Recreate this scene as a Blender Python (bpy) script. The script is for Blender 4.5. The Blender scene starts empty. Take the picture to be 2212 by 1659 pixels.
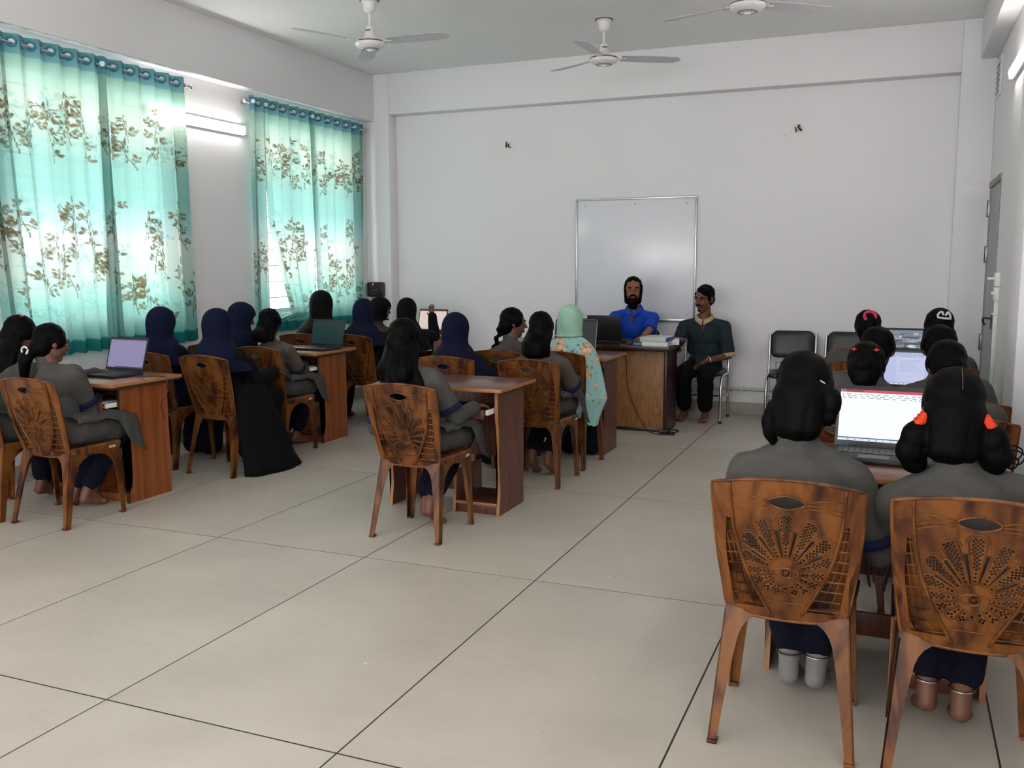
import bpy, bmesh, math, random
import numpy as np
from mathutils import Vector, Matrix

random.seed(7)
rng = np.random.default_rng(7)
PI = math.pi
SC = bpy.context.scene
COL = SC.collection

# ------------------------------------------------------------------ camera
cam_d = bpy.data.cameras.new('camera')
cam = bpy.data.objects.new('camera', cam_d)
COL.objects.link(cam)
cam_d.sensor_fit = 'HORIZONTAL'
cam_d.sensor_width = 36.0
cam_d.lens = 1995.65 * 36.0 / 2212.0
cam_d.clip_start = 0.05
_r = Vector((0.92338, 0.383872, -0.003521)); _u = Vector((-0.045976, 0.119689, 0.991746)); _f = Vector((-0.381125, 0.915597, -0.128167))
_m = Matrix((( _r.x, _u.x, -_f.x), (_r.y, _u.y, -_f.y), (_r.z, _u.z, -_f.z))).to_4x4()
_m.translation = (0, 0, 1.45)
cam.matrix_world = _m
SC.camera = cam

# ------------------------------------------------------------------ world, light, exposure
world = bpy.data.worlds.new('overcast_sky'); SC.world = world
world.use_nodes = True
bg = world.node_tree.nodes['Background']
bg.inputs['Color'].default_value = (1.0, 0.94, 0.935, 1)
bg.inputs['Strength'].default_value = 7.0
SC.view_settings.view_transform = 'Standard'
SC.view_settings.look = 'None'
SC.view_settings.gamma = 1.0
SC.view_settings.use_curve_mapping = False
SC.view_settings.exposure = 1.0
SC.cycles.max_bounces = 8
SC.cycles.diffuse_bounces = 5
SC.cycles.transparent_max_bounces = 12
SC.cycles.sample_clamp_indirect = 6.0
SC.cycles.caustics_reflective = False
SC.cycles.caustics_refractive = False
TUBE_STRENGTH = 19.0

XL, XR, YF, YN, ZC = -5.42, 0.68, 9.05, -4.6, 3.47      # inner faces of the room

def portal(y0, y1, z0, z1):
    d = bpy.data.lights.new('window_daylight', 'AREA'); d.shape = 'RECTANGLE'
    d.size = y1 - y0; d.size_y = z1 - z0
    d.cycles.is_portal = True
    o = bpy.data.objects.new('window_daylight', d); COL.objects.link(o)
    o.matrix_world = Matrix.Translation((XL - 0.13, (y0 + y1) / 2, (z0 + z1) / 2)) @ Matrix(((0, 0, -1), (1, 0, 0), (0, -1, 0))).to_4x4()
    return o
WINDOWS = [(4.40, 5.92, 1.0, 2.80), (7.00, 8.56, 1.0, 2.80), (-3.9, -1.6, 1.0, 2.80)]  # the last one is unseen, added behind the camera to let in light
for w in WINDOWS:
    portal(*w)
ADDED_NEAR_WINDOWS = [(-5.1, -2.6, 0.9, 3.0), (-2.1, 0.4, 0.9, 3.0)]        # unseen windows added in the wall behind the camera for even light
ADDED_RIGHT_WINDOWS = [(-4.2, -2.4, 1.0, 2.85), (-1.8, 0.0, 1.0, 2.85)]         # unseen, added in the right wall behind the camera to light the left side
for (a, b, c, d) in ADDED_RIGHT_WINDOWS:
    o = portal(a, b, c, d); o.matrix_world = Matrix.Translation((XR + 0.13, (a + b) / 2, (c + d) / 2)) @ Matrix(((0, 0, 1), (1, 0, 0), (0, 1, 0))).to_4x4()
for (a, b, c, d) in ADDED_NEAR_WINDOWS:
    o = portal(a, b, c, d); o.matrix_world = Matrix.Translation(((a + b) / 2, YN - 0.13, (c + d) / 2)) @ Matrix(((1, 0, 0), (0, 0, -1), (0, 1, 0))).to_4x4()

# ------------------------------------------------------------------ materials
def srgb(r, g, b):
    def c(v):
        v /= 255.0
        return v / 12.92 if v <= 0.04045 else ((v + 0.055) / 1.055) ** 2.4
    return (c(r), c(g), c(b))

class NT:
    def __init__(s, name):
        s.m = bpy.data.materials.new(name); s.m.use_nodes = True
        s.t = s.m.node_tree; s.n = s.t.nodes; s.l = s.t.links
        s.b = s.n['Principled BSDF']; s.out = s.n['Material Output']
    def add(s, t, **k):
        x = s.n.new(t)
        for a, v in k.items(): setattr(x, a, v)
        return x
    def link(s, a, b): s.l.new(a, b)
    def coord(s, kind='Object', scale=(1, 1, 1), loc=None):
        tc = s.add('ShaderNodeTexCoord'); mp = s.add('ShaderNodeMapping')
        mp.inputs['Scale'].default_value = scale
        if loc is not None: mp.inputs['Location'].default_value = loc
        s.link(tc.outputs[kind], mp.inputs['Vector'])
        return mp.outputs['Vector']
    def noise(s, vec, scale, detail=4, rough=0.55, dist=0.0):
        x = s.add('ShaderNodeTexNoise'); x.inputs['Scale'].default_value = scale
        x.inputs['Detail'].default_value = detail; x.inputs['Roughness'].default_value = rough
        x.inputs['Distortion'].default_value = dist
        s.link(vec, x.inputs['Vector']); return x.outputs['Fac']
    def ramp(s, fac, stops):
        x = s.add('ShaderNodeValToRGB'); e = x.color_ramp.elements
        while len(e) < len(stops): e.new(0.5)
        for i, (p, c) in enumerate(stops):
            e[i].position = p; e[i].color = (*c, 1)
        s.link(fac, x.inputs['Fac']); return x.outputs['Color']
    def mixc(s, fac, a, b, mode='MIX'):
        x = s.add('ShaderNodeMix'); x.data_type = 'RGBA'; x.blend_type = mode
        for i, v in (('Factor', fac), ('A', a), ('B', b)):
            sock = [q for q in x.inputs if q.name == i and (q.type == ('VALUE' if i == 'Factor' else 'RGBA'))][0]
            if hasattr(v, 'is_linked') or hasattr(v, 'links'): s.link(v, sock)
            elif i == 'Factor': sock.default_value = v
            else: sock.default_value = (*v, 1)
        return [q for q in x.outputs if q.type == 'RGBA'][0]
    def bump(s, h, strength, dist):
        x = s.add('ShaderNodeBump'); x.inputs['Strength'].default_value = strength; x.inputs['Distance'].default_value = dist
        s.link(h, x.inputs['Height']); s.link(x.outputs['Normal'], s.b.inputs['Normal'])
    def set(s, color=None, rough=None, metal=None, spec=None, sheen=None, coat=None):
        b = s.b.inputs
        if color is not None:
            if hasattr(color, 'links'): s.link(color, b['Base Color'])
            else: b['Base Color'].default_value = (*color, 1)
        if rough is not None: b['Roughness'].default_value = rough
        if metal is not None: b['Metallic'].default_value = metal
        if spec is not None: b['Specular IOR Level'].default_value = spec
        if sheen is not None: b['Sheen Weight'].default_value = sheen
        if coat is not None: b['Coat Weight'].default_value = coat
        return s.m

def plain(name, rgb, rough=0.5, metal=0.0, spec=0.5, var=0.06, scale=30, bump=0.0, **k):
    """solid colour with a little procedural variation"""
    t = NT(name); c = srgb(*rgb)
    v = t.coord(); n = t.noise(v, scale, 3)
    lo = tuple(max(0, q * (1 - var)) for q in c); hi = tuple(min(1, q * (1 + var)) for q in c)
    col = t.ramp(n, [(0.3, lo), (0.7, hi)])
    if bump: t.bump(n, bump, 0.004)
    return t.set(col, rough, metal, spec, **k)

def emit(name, rgb, strength):
    t = NT(name); c = srgb(*rgb)
    t.b.inputs['Base Color'].default_value = (0, 0, 0, 1)
    t.b.inputs['Emission Color'].default_value = (*c, 1)
    t.b.inputs['Emission Strength'].default_value = strength
    t.b.inputs['Roughness'].default_value = 0.4
    return t.m

def wall_mat(name, rgb, marks=0.5):
    t = NT(name); v = t.coord(); c = srgb(*rgb)
    n1 = t.noise(v, 0.8, 3); n2 = t.noise(v, 9, 5)
    col = t.ramp(n1, [(0.3, tuple(q * 0.965 for q in c)), (0.7, c)])
    vn = t.add('ShaderNodeTexVoronoi'); vn.inputs['Scale'].default_value = 1.3
    t.link(v, vn.inputs['Vector'])
    spots = t.ramp(vn.outputs['Distance'], [(0.0, (1, 1, 1)), (0.014, (1, 1, 1)), (0.02, (0, 0, 0))])
    mk = t.add('ShaderNodeMath', operation='MULTIPLY'); t.link(spots, mk.inputs[0]); mk.inputs[1].default_value = marks
    col = t.mixc(mk.outputs[0], col, tuple(q * 0.72 for q in c))
    t.bump(n2, 0.12, 0.002)
    return t.set(col, 0.6, 0, 0.35)

def wood_mat(name, dark, light, scale=1.0, axis=(30, 30, 1.6), rough=0.4, spec=0.4):
    t = NT(name); v = t.coord(scale=tuple(a * scale for a in axis))
    n = t.noise(v, 1.0, 5, 0.6, 0.6); n2 = t.noise(t.coord(scale=tuple(a * scale * 4 for a in axis)), 1.0, 2)
    a = t.add('ShaderNodeMath', operation='MULTIPLY_ADD'); t.link(n2, a.inputs[0]); a.inputs[1].default_value = 0.25; t.link(n, a.inputs[2])
    col = t.ramp(a.outputs[0], [(0.42, srgb(*dark)), (0.80, srgb(*light))])
    t.bump(a.outputs[0], 0.05, 0.001)
    return t.set(col, rough, 0, spec)

def cloth_mat(name, rgb, rough=0.9, sheen=0.15, fold=0.5, foldscale=9, var=0.12):
    t = NT(name); c = srgb(*rgb)
    v = t.coord(); n = t.noise(v, foldscale, 3, 0.5, 0.8); w = t.noise(v, 420, 2)
    col = t.ramp(n, [(0.25, tuple(q * (1 - var) for q in c)), (0.75, tuple(min(1, q * (1 + var)) for q in c))])
    a = t.add('ShaderNodeMath', operation='MULTIPLY_ADD'); t.link(w, a.inputs[0]); a.inputs[1].default_value = 0.03; t.link(n, a.inputs[2])
    t.bump(a.outputs[0], fold, 0.02)
    t.set(col, rough, 0, 0.15, sheen)
    t.b.inputs['Sheen Tint'].default_value = (*tuple(min(1, q * 2 + 0.02) for q in c), 1)
    return t.m

M = {}
M['wall'] = wall_mat('white_distemper_paint', (229, 228, 230))
M['wall_left'] = M['wall']
M['ceiling'] = wall_mat('ceiling_paint', (238, 238, 238), 0.2)
M['beam'] = M['wall']
M['baseboard'] = plain('grey_cement_skirting', (158, 152, 142), 0.55, var=0.12, scale=14, bump=0.2)
M['conduit'] = plain('grey_painted_pipe', (186, 188, 186), 0.45)
M['white_plastic'] = plain('white_plastic', (225, 227, 225), 0.35)
M['white_metal'] = plain('white_enamel', (226, 224, 226), 0.3, spec=0.5)
M['fan_white'] = plain('fan_enamel', (225, 222, 224), 0.35)
M['fan_trim'] = plain('fan_dark_trim', (96, 80, 78), 0.4)
M['chrome'] = plain('chrome_tube', (205, 205, 205), 0.18, 1.0, var=0.03)
M['steel'] = plain('dull_steel', (150, 152, 152), 0.4, 0.9, var=0.08)
M['dark_metal'] = plain('dark_rusty_metal', (70, 60, 54), 0.6, 0.5, var=0.3)
M['black_plastic'] = plain('black_plastic', (20, 21, 23), 0.38, var=0.15)
M['black_rubber'] = plain('black_rubber', (14, 14, 14), 0.6, var=0.2)
M['laptop_black'] = plain('laptop_shell_black', (24, 25, 27), 0.42, var=0.1)
M['laptop_deck'] = plain('laptop_deck_grey', (17, 17, 19), 0.6, var=0.08)
M['laptop_silver'] = plain('laptop_edge_silver', (150, 152, 158), 0.3, 0.7, var=0.05)
M['key'] = plain('key_black', (12, 12, 14), 0.45, var=0.2)
M['leatherette'] = plain('black_leatherette', (22, 22, 25), 0.42, var=0.2, scale=60, bump=0.15)
M['board'] = plain('whiteboard_enamel', (222, 224, 231), 0.22, spec=0.5, var=0.02, scale=3)
M['alu'] = plain('aluminium_trim', (176, 182, 184), 0.32, 0.8, var=0.05)
M['door'] = wood_mat('grey_painted_door', (134, 141, 143), (160, 167, 169), 0.5, (16, 16, 1.2), 0.5)
M['door_frame'] = plain('grey_brown_door_frame', (138, 130, 124), 0.6, var=0.12)
M['walnut'] = wood_mat('walnut_laminate', (64, 33, 25), (112, 66, 50), 1.0, (42, 42, 1.6), 0.34)
M['walnut_top'] = wood_mat('walnut_laminate_top', (66, 36, 28), (118, 74, 58), 1.0, (3.0, 42, 30), 0.28)
M['cherry'] = wood_mat('cherry_laminate', (104, 52, 24), (148, 84, 44), 1.0, (30, 30, 1.0), 0.32)
M['cherry_top'] = wood_mat('cherry_laminate_top', (118, 70, 44), (160, 106, 72), 1.0, (3.0, 36, 30), 0.25)
M['edge_band'] = plain('light_edge_banding', (160, 108, 66), 0.45, var=0.1)
M['edge_dark'] = plain('dark_edge_banding', (52, 36, 28), 0.45, var=0.1)
M['maroon'] = wood_mat('dark_maroon_laminate', (36, 18, 20), (56, 30, 30), 1.0, (30, 30, 2.0), 0.3)
M['plywood'] = wood_mat('tan_plywood', (126, 84, 46), (164, 116, 70), 1.0, (36, 36, 9), 0.5)
M['paper'] = plain('book_paper', (206, 204, 196), 0.7, var=0.05)
M['cover_white'] = plain('book_cover_white', (214, 216, 216), 0.4, var=0.04)
M['cover_grey'] = plain('book_cover_grey', (186, 190, 188), 0.45, var=0.05)
M['print_blue'] = plain('blue_print', (54, 74, 150), 0.5, var=0.15)
M['print_cyan'] = plain('cyan_plastic', (60, 150, 178), 0.4, var=0.2)
M['cable'] = plain('black_cable', (30, 26, 26), 0.5)
M['cable_brown'] = plain('brown_cable', (64, 38, 30), 0.5)
M['led_red'] = emit('red_indicator', (255, 60, 60), 2.5)
M['tube_on'] = emit('lit_tube', (255, 250, 245), TUBE_STRENGTH)
M['skin'] = plain('skin_brown', (104, 68, 54), 0.5, var=0.1, scale=18, spec=0.35)
M['skin_m'] = plain('skin_tan', (132, 84, 60), 0.48, var=0.08, scale=18, spec=0.35)
M['skin_d'] = plain('skin_deep_brown', (104, 66, 50), 0.48, var=0.1, scale=18, spec=0.35)
M['lips'] = plain('lips', (108, 62, 54), 0.45)
M['eye_white'] = plain('eye_white', (150, 140, 132), 0.4)
M['iris'] = plain('dark_iris', (20, 13, 10), 0.15)
M['grey_cloth'] = cloth_mat('grey_uniform_cloth', (72, 71, 68), fold=0.5)
M['grey_dark'] = cloth_mat('grey_tunic_cloth', (68, 67, 66), fold=0.6)
M['grey_brown'] = cloth_mat('taupe_uniform_cloth', (82, 74, 69), fold=0.4)
M['navy_trim'] = cloth_mat('navy_trim_cloth', (28, 32, 60))
M['navy_trouser'] = cloth_mat('navy_trouser_cloth', (11, 13, 28), fold=0.6)
M['navy_hijab'] = cloth_mat('navy_hijab_cloth', (13, 18, 42), sheen=0.12, fold=0.5, foldscale=6)
M['black_hijab'] = cloth_mat('black_hijab_cloth', (10, 10, 12), sheen=0.05, fold=0.5, foldscale=6)
M['black_gown'] = cloth_mat('black_gown_cloth', (9, 9, 10), sheen=0.04, fold=0.6, foldscale=6)
M['navy_gown'] = cloth_mat('navy_gown_cloth', (10, 13, 30), sheen=0.1, fold=0.6, foldscale=6)
M['black_trouser'] = cloth_mat('black_trouser_cloth', (12, 12, 14), sheen=0.05)
M['blue_polo'] = cloth_mat('blue_polo_cloth', (30, 68, 172), fold=0.35, foldscale=7)
M['blue_collar'] = cloth_mat('blue_collar_cloth', (34, 74, 180), fold=0.1)
M['teal_polo'] = cloth_mat('dark_teal_polo_cloth', (36, 48, 54), fold=0.35, foldscale=7)
M['beige_collar'] = cloth_mat('beige_collar_cloth', (178, 156, 116), fold=0.2, foldscale=60, var=0.3)
M['mint'] = cloth_mat('mint_hijab_cloth', (150, 190, 168), fold=0.5, foldscale=8)
M['sock'] = cloth_mat('pale_sock', (118, 115, 115), fold=0.1)
M['scrunchie'] = cloth_mat('orange_scrunchie', (238, 74, 44), fold=0.8, foldscale=120)
M['pink'] = cloth_mat('pink_scrunchie', (214, 66, 110), fold=0.8, foldscale=120)
M['clip_white'] = plain('white_hair_clip', (214, 212, 218), 0.3)
M['clip_pink'] = plain('pink_hair_clip', (226, 70, 118), 0.35)
M['clip_red'] = plain('red_hair_clip', (200, 46, 62), 0.35)
M['silver'] = plain('silver_jewellery', (210, 208, 200), 0.25, 1.0)
M['gold_watch'] = plain('pale_watch', (226, 218, 196), 0.2, 0.6)

def hair_mat():
    t = NT('black_hair'); v = t.coord(scale=(150, 150, 9)); n = t.noise(v, 1.0, 3, 0.6, 0.4)
    col = t.ramp(n, [(0.35, srgb(2, 2, 2)), (0.75, srgb(8, 7, 7))])
    t.bump(n, 0.5, 0.004)
    return t.set(col, 0.55, 0, 0.06)
M['hair'] = hair_mat()

def floor_mat():
    t = NT('polished_cement_slab'); v = t.coord()
    oi = t.add('ShaderNodeObjectInfo')
    cv = t.add('ShaderNodeVectorMath', operation='ADD'); t.link(v, cv.inputs[0])
    mul = t.add('ShaderNodeVectorMath', operation='SCALE'); mul.inputs[0].default_value = (37, 61, 13); t.link(oi.outputs['Random'], mul.inputs['Scale'])
    t.link(mul.outputs[0], cv.inputs[1])
    v = cv.outputs[0]
    mp = t.add('ShaderNodeMapping'); mp.inputs['Rotation'].default_value = (0, 0, 0.5); mp.inputs['Scale'].default_value = (1.0, 2.6, 1); t.link(v, mp.inputs['Vector'])
    n1 = t.noise(v, 1.6, 4, 0.6); n2 = t.noise(mp.outputs[0], 7, 6, 0.65, 1.2); n3 = t.noise(mp.outputs[0], 26, 4, 0.6)
    base = t.ramp(n1, [(0.3, srgb(172, 165, 154)), (0.7, srgb(186, 179, 167))])
    sm = t.ramp(n2, [(0.58, (0, 0, 0)), (0.80, (0.3, 0.3, 0.3))])
    col = t.mixc(sm, base, srgb(138, 133, 126))
    s3 = t.ramp(n3, [(0.66, (0, 0, 0)), (0.78, (0.4, 0.4, 0.4))])
    col = t.mixc(s3, col, srgb(112, 108, 104))
    vo = t.add('ShaderNodeTexVoronoi'); vo.inputs['Scale'].default_value = 2.3; t.link(v, vo.inputs['Vector'])
    fl = t.ramp(vo.outputs['Distance'], [(0.0, (1, 1, 1)), (0.012, (0.8, 0.8, 0.8)), (0.022, (0, 0, 0))])
    col = t.mixc(fl, col, srgb(214, 212, 208))
    t.bump(n2, 0.06, 0.002)
    rr = t.add('ShaderNodeMapRange'); rr.inputs['To Min'].default_value = 0.34; rr.inputs['To Max'].default_value = 0.58; t.link(n2, rr.inputs['Value'])
    t.link(rr.outputs[0], t.b.inputs['Roughness'])
    return t.set(col, None, 0, 0.4)
M['floor'] = floor_mat()
M['joint'] = plain('dark_joint_strip', (46, 42, 37), 0.7, var=0.2)

def chair_mat():
    t = NT('marbled_brown_plastic'); v = t.coord()
    oi = t.add('ShaderNodeObjectInfo')
    mul = t.add('ShaderNodeVectorMath', operation='SCALE'); mul.inputs[0].default_value = (3.1, 1.7, 0.6); t.link(oi.outputs['Random'], mul.inputs['Scale'])
    ad = t.add('ShaderNodeVectorMath', operation='ADD'); t.link(v, ad.inputs[0]); t.link(mul.outputs[0], ad.inputs[1])
    mp = t.add('ShaderNodeMapping'); mp.inputs['Scale'].default_value = (7.0, 7.0, 2.2); t.link(ad.outputs[0], mp.inputs['Vector'])
    n = t.noise(mp.outputs[0], 1.0, 3, 0.5, 1.8)
    mp2 = t.add('ShaderNodeMapping'); mp2.inputs['Scale'].default_value = (26, 26, 5); t.link(ad.outputs[0], mp2.inputs['Vector'])
    n2 = t.noise(mp2.outputs[0], 1.0, 3, 0.5, 1.0)
    a = t.add('ShaderNodeMath', operation='MULTIPLY_ADD'); t.link(n2, a.inputs[0]); a.inputs[1].default_value = 0.22; t.link(n, a.inputs[2])
    col = t.ramp(a.outputs[0], [(0.43, srgb(42, 18, 8)), (0.51, srgb(66, 32, 13)), (0.58, srgb(88, 48, 18)), (0.72, srgb(112, 67, 26))])
    return t.set(col, 0.4, 0, 0.32)
M['chair'] = chair_mat()
M['sticker'] = plain('white_sticker_print', (220, 212, 200), 0.5)

def pane_mat():
    t = NT('window_glass'); t.n.remove(t.b)
    tr = t.add('ShaderNodeBsdfTransparent'); gl = t.add('ShaderNodeBsdfGlossy'); gl.inputs['Roughness'].default_value = 0.03
    mx = t.add('ShaderNodeMixShader'); mx.inputs[0].default_value = 0.06
    tr.inputs['Color'].default_value = (0.93, 0.96, 0.96, 1)
    t.link(tr.outputs[0], mx.inputs[1]); t.link(gl.outputs[0], mx.inputs[2]); t.link(mx.outputs[0], t.out.inputs['Surface'])
    return t.m
M['glass'] = pane_mat()

def curtain_mat():
    t = NT('printed_voile_curtain'); t.n.remove(t.b)
    at = t.add('ShaderNodeAttribute'); at.attribute_name = 'print'
    w = t.noise(t.coord(scale=(1, 300, 300)), 1.0, 2)
    col = t.mixc(w, at.outputs['Color'], at.outputs['Color'])
    dim = t.mixc(1.0, col, (0.285, 0.262, 0.262), 'MULTIPLY')
    df = t.add('ShaderNodeBsdfDiffuse'); tl = t.add('ShaderNodeBsdfTranslucent'); tp = t.add('ShaderNodeBsdfTransparent')
    t.link(col, df.inputs['Color']); t.link(dim, tl.inputs['Color']); t.link(dim, tp.inputs['Color'])
    m1 = t.add('ShaderNodeMixShader'); m1.inputs[0].default_value = 0.6
    t.link(df.outputs[0], m1.inputs[1]); t.link(tl.outputs[0], m1.inputs[2])
    m2 = t.add('ShaderNodeMixShader'); m2.inputs[0].default_value = 0.05
    t.link(m1.outputs[0], m2.inputs[1]); t.link(tp.outputs[0], m2.inputs[2])
    t.link(m2.outputs[0], t.out.inputs['Surface'])
    return t.m
M['curtain'] = curtain_mat()
M['grommet'] = plain('blue_grommet', (30, 118, 150), 0.3)

def print_mat():
    t = NT('floral_print_cloth')
    at = t.add('ShaderNodeAttribute'); at.attribute_name = 'print'
    n = t.noise(t.coord(), 8, 3, 0.5, 0.8); t.bump(n, 0.5, 0.02)
    return t.set(at.outputs['Color'], 0.85, 0, 0.2, 0.1)
M['floral'] = print_mat()

# ------------------------------------------------------------------ helpers
def tag(o, label=None, cat=None, group=None, kind=None):
    if label: o['label'] = label
    if cat: o['category'] = cat
    if group: o['group'] = group
    if kind: o['kind'] = kind
    return o

def empty(name, loc=(0, 0, 0), rz=0.0, parent=None):
    o = bpy.data.objects.new(name, None); COL.objects.link(o)
    o.empty_display_size = 0.05
    o.location = loc; o.rotation_euler = (0, 0, rz); o.parent = parent
    return o

def thing(name, label, cat, loc=(0, 0, 0), rz=0.0, group=None):
    return tag(empty(name, loc, rz), label, cat, group)

def mesh_obj(name, mesh, mat, parent=None, loc=None):
    o = bpy.data.objects.new(name, mesh); COL.objects.link(o)
    if mat is not None and len(mesh.materials) == 0: mesh.materials.append(mat)
    o.parent = parent
    if loc is not None: o.location = loc
    return o

def bm_obj(name, bm, mat, parent=None, smooth=False, loc=None, recalc=True):
    if recalc: bmesh.ops.recalc_face_normals(bm, faces=bm.faces)
    me = bpy.data.meshes.new(name); bm.to_mesh(me); bm.free()
    if smooth: shade(me, smooth)
    return mesh_obj(name, me, mat, parent, loc)

def shade(me, angle=True):
    n = len(me.polygons)
    me.polygons.foreach_set('use_smooth', np.ones(n, dtype=bool))
    if angle is not True:
        me.set_sharp_from_angle(angle=math.radians(angle))

def bbox(bm, x0, x1, y0, y1, z0, z1, bevel=0.0, M4=None):
    r = bmesh.ops.create_cube(bm, size=1.0)
    vs = r['verts']
    for v in vs:
        v.co = Vector(((x0 + x1) / 2 + v.co.x * (x1 - x0), (y0 + y1) / 2 + v.co.y * (y1 - y0), (z0 + z1) / 2 + v.co.z * (z1 - z0)))
    if bevel > 0:
        es = list({e for v in vs for e in v.link_edges})
        rb = bmesh.ops.bevel(bm, geom=es, offset=bevel, segments=2, affect='EDGES', profile=0.5)
        vs = list({v for f in rb['faces'] for v in f.verts} | {v for v in vs if v.is_valid})
    if M4 is not None:
        for v in vs: v.co = M4 @ v.co
    return vs

def box(name, x0, x1, y0, y1, z0, z1, mat, parent=None, bevel=0.003):
    bm = bmesh.new(); bbox(bm, x0, x1, y0, y1, z0, z1, min(bevel, 0.45 * min(x1 - x0, y1 - y0, z1 - z0)))
    return bm_obj(name, bm, mat, parent, 40)

def frames(pts):
    """parallel transport frames for a poly line"""
    P = [Vector(p) for p in pts]; T = []
    for i in range(len(P)):
        a = P[max(i - 1, 0)]; b = P[min(i + 1, len(P) - 1)]
        T.append((b - a).normalized() if (b - a).length > 1e-9 else Vector((0, 0, 1)))
    n = T[0].orthogonal().normalized(); out = []
    for i, t in enumerate(T):
        n = (n - t * n.dot(t)); n = n.normalized() if n.length > 1e-8 else t.orthogonal().normalized()
        out.append((P[i], t, n, t.cross(n)))
    return out

def add_tube(bm, pts, r, seg=8, caps=True, closed=False, flat=1.0):
    n = len(pts); rs = r if isinstance(r, (list, tuple)) else [r] * n
    rings = []
    for (p, t, a, b), rr in zip(frames(pts), rs):
        rings.append([bm.verts.new(p + (a * math.cos(2 * PI * k / seg) + b * math.sin(2 * PI * k / seg) * flat) * rr) for k in range(seg)])
    m = n if closed else n - 1
    for i in range(m):
        A, B = rings[i], rings[(i + 1) % n]
        for k in range(seg): bm.faces.new((A[k], A[(k + 1) % seg], B[(k + 1) % seg], B[k]))
    if caps and not closed:
        bm.faces.new(rings[0][::-1]); bm.faces.new(rings[-1])
    return rings

def tube(name, pts, r, mat, parent=None, seg=8, closed=False):
    bm = bmesh.new(); add_tube(bm, pts, r, seg, True, closed)
    return bm_obj(name, bm, mat, parent, 50)

def spline(pts, n=8):
    """Catmull-Rom through pts"""
    P = [Vector(p) for p in pts]; P = [2 * P[0] - P[1]] + P + [2 * P[-1] - P[-2]]; out = []
    for i in range(1, len(P) - 2):
        for k in range(n):
            t = k / n; a, b, c, d = P[i - 1], P[i], P[i + 1], P[i + 2]
            out.append(0.5 * (2 * b + (c - a) * t + (2 * a - 5 * b + 4 * c - d) * t * t + (3 * b - a - 3 * c + d) * t ** 3))
    out.append(P[-2]); return out

def add_lathe(bm, prof, seg=24, M4=None):
    rings = []
    for r, z in prof:
        rings.append([bm.verts.new((r * math.cos(2 * PI * k / seg), r * math.sin(2 * PI * k / seg), z)) for k in range(seg)])
    for A, B in zip(rings[:-1], rings[1:]):
        for k in range(seg): bm.faces.new((A[k], A[(k + 1) % seg], B[(k + 1) % seg], B[k]))
    bm.faces.new(rings[0][::-1]); bm.faces.new(rings[-1])
    if M4 is not None:
        for R_ in rings:
            for v in R_: v.co = M4 @ v.co

def lathe(name, prof, mat, parent=None, seg=24, M4=None):
    bm = bmesh.new(); add_lathe(bm, prof, seg, M4)
    return bm_obj(name, bm, mat, parent, 40)

def add_loft(bm, rings, cap0=True, cap1=True, closed=True):
    R_ = [[bm.verts.new(p) for p in r] for r in rings]; n = len(R_[0])
    for A, B in zip(R_[:-1], R_[1:]):
        for k in range(n if closed else n - 1): bm.faces.new((A[k], A[(k + 1) % n], B[(k + 1) % n], B[k]))
    if cap0: bm.faces.new(R_[0][::-1])
    if cap1: bm.faces.new(R_[-1])
    return R_

def prism(bm, poly, fn0, fn1):
    """polygon (list of 2-tuples) mapped by two functions to two faces and walled"""
    A = [bm.verts.new(fn0(*p)) for p in poly]; B = [bm.verts.new(fn1(*p)) for p in poly]
    n = len(poly)
    fa = bm.faces.new(A[::-1]); fb = bm.faces.new(B)
    for k in range(n): bm.faces.new((A[k], A[(k + 1) % n], B[(k + 1) % n], B[k]))
    bmesh.ops.triangulate(bm, faces=[fa, fb])

def copy_tree(o, parent=None, loc=None, rz=None):
    c = o.copy(); COL.objects.link(c); c.parent = parent
    if loc is not None: c.location = loc
    if rz is not None: c.rotation_euler = (0, 0, rz)
    for ch in list(o.children): copy_tree(ch, c)
    return c

def evaluated_mesh(o):
    dg = bpy.context.evaluated_depsgraph_get(); dg.update()
    return bpy.data.meshes.new_from_object(o.evaluated_get(dg))
# ------------------------------------------------------------------ the room
def struct(o):
    o['kind'] = 'structure'; return o

# floor: cement base with slabs laid on it, joints recessed
GX, GY, DX, DY = -1.4892, 2.2007, 0.9134, 1.6478
fl = struct(box('floor', XL - 0.2, XR + 0.2, YN - 0.2, YF + 0.2, -0.06, -0.0012, M['joint'], None, 0))
tile_cache = {}
xs = sorted([GX + i * DX for i in range(-12, 8)]); ys = sorted([GY + j * DY for j in range(-6, 10)])
def cuts(vals, lo, hi):
    v = [lo] + [q for q in vals if lo + 0.02 < q < hi - 0.02] + [hi]
    return list(zip(v[:-1], v[1:]))
for (x0, x1) in cuts(xs, XL, XR):
    for (y0, y1) in cuts(ys, YN, YF):
        sx, sy = x1 - x0 - 0.0065, y1 - y0 - 0.0085
        key = (round(sx, 3), round(sy, 3))
        if key not in tile_cache:
            bm = bmesh.new(); bbox(bm, -sx / 2, sx / 2, -sy / 2, sy / 2, -0.02, 0.0, 0.0)
            me = bpy.data.meshes.new('tile'); bm.to_mesh(me); bm.free(); me.materials.append(M['floor'])
            tile_cache[key] = me
        mesh_obj('tile', tile_cache[key], M['floor'], fl, ((x0 + x1) / 2, (y0 + y1) / 2, 0.0))

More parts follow.
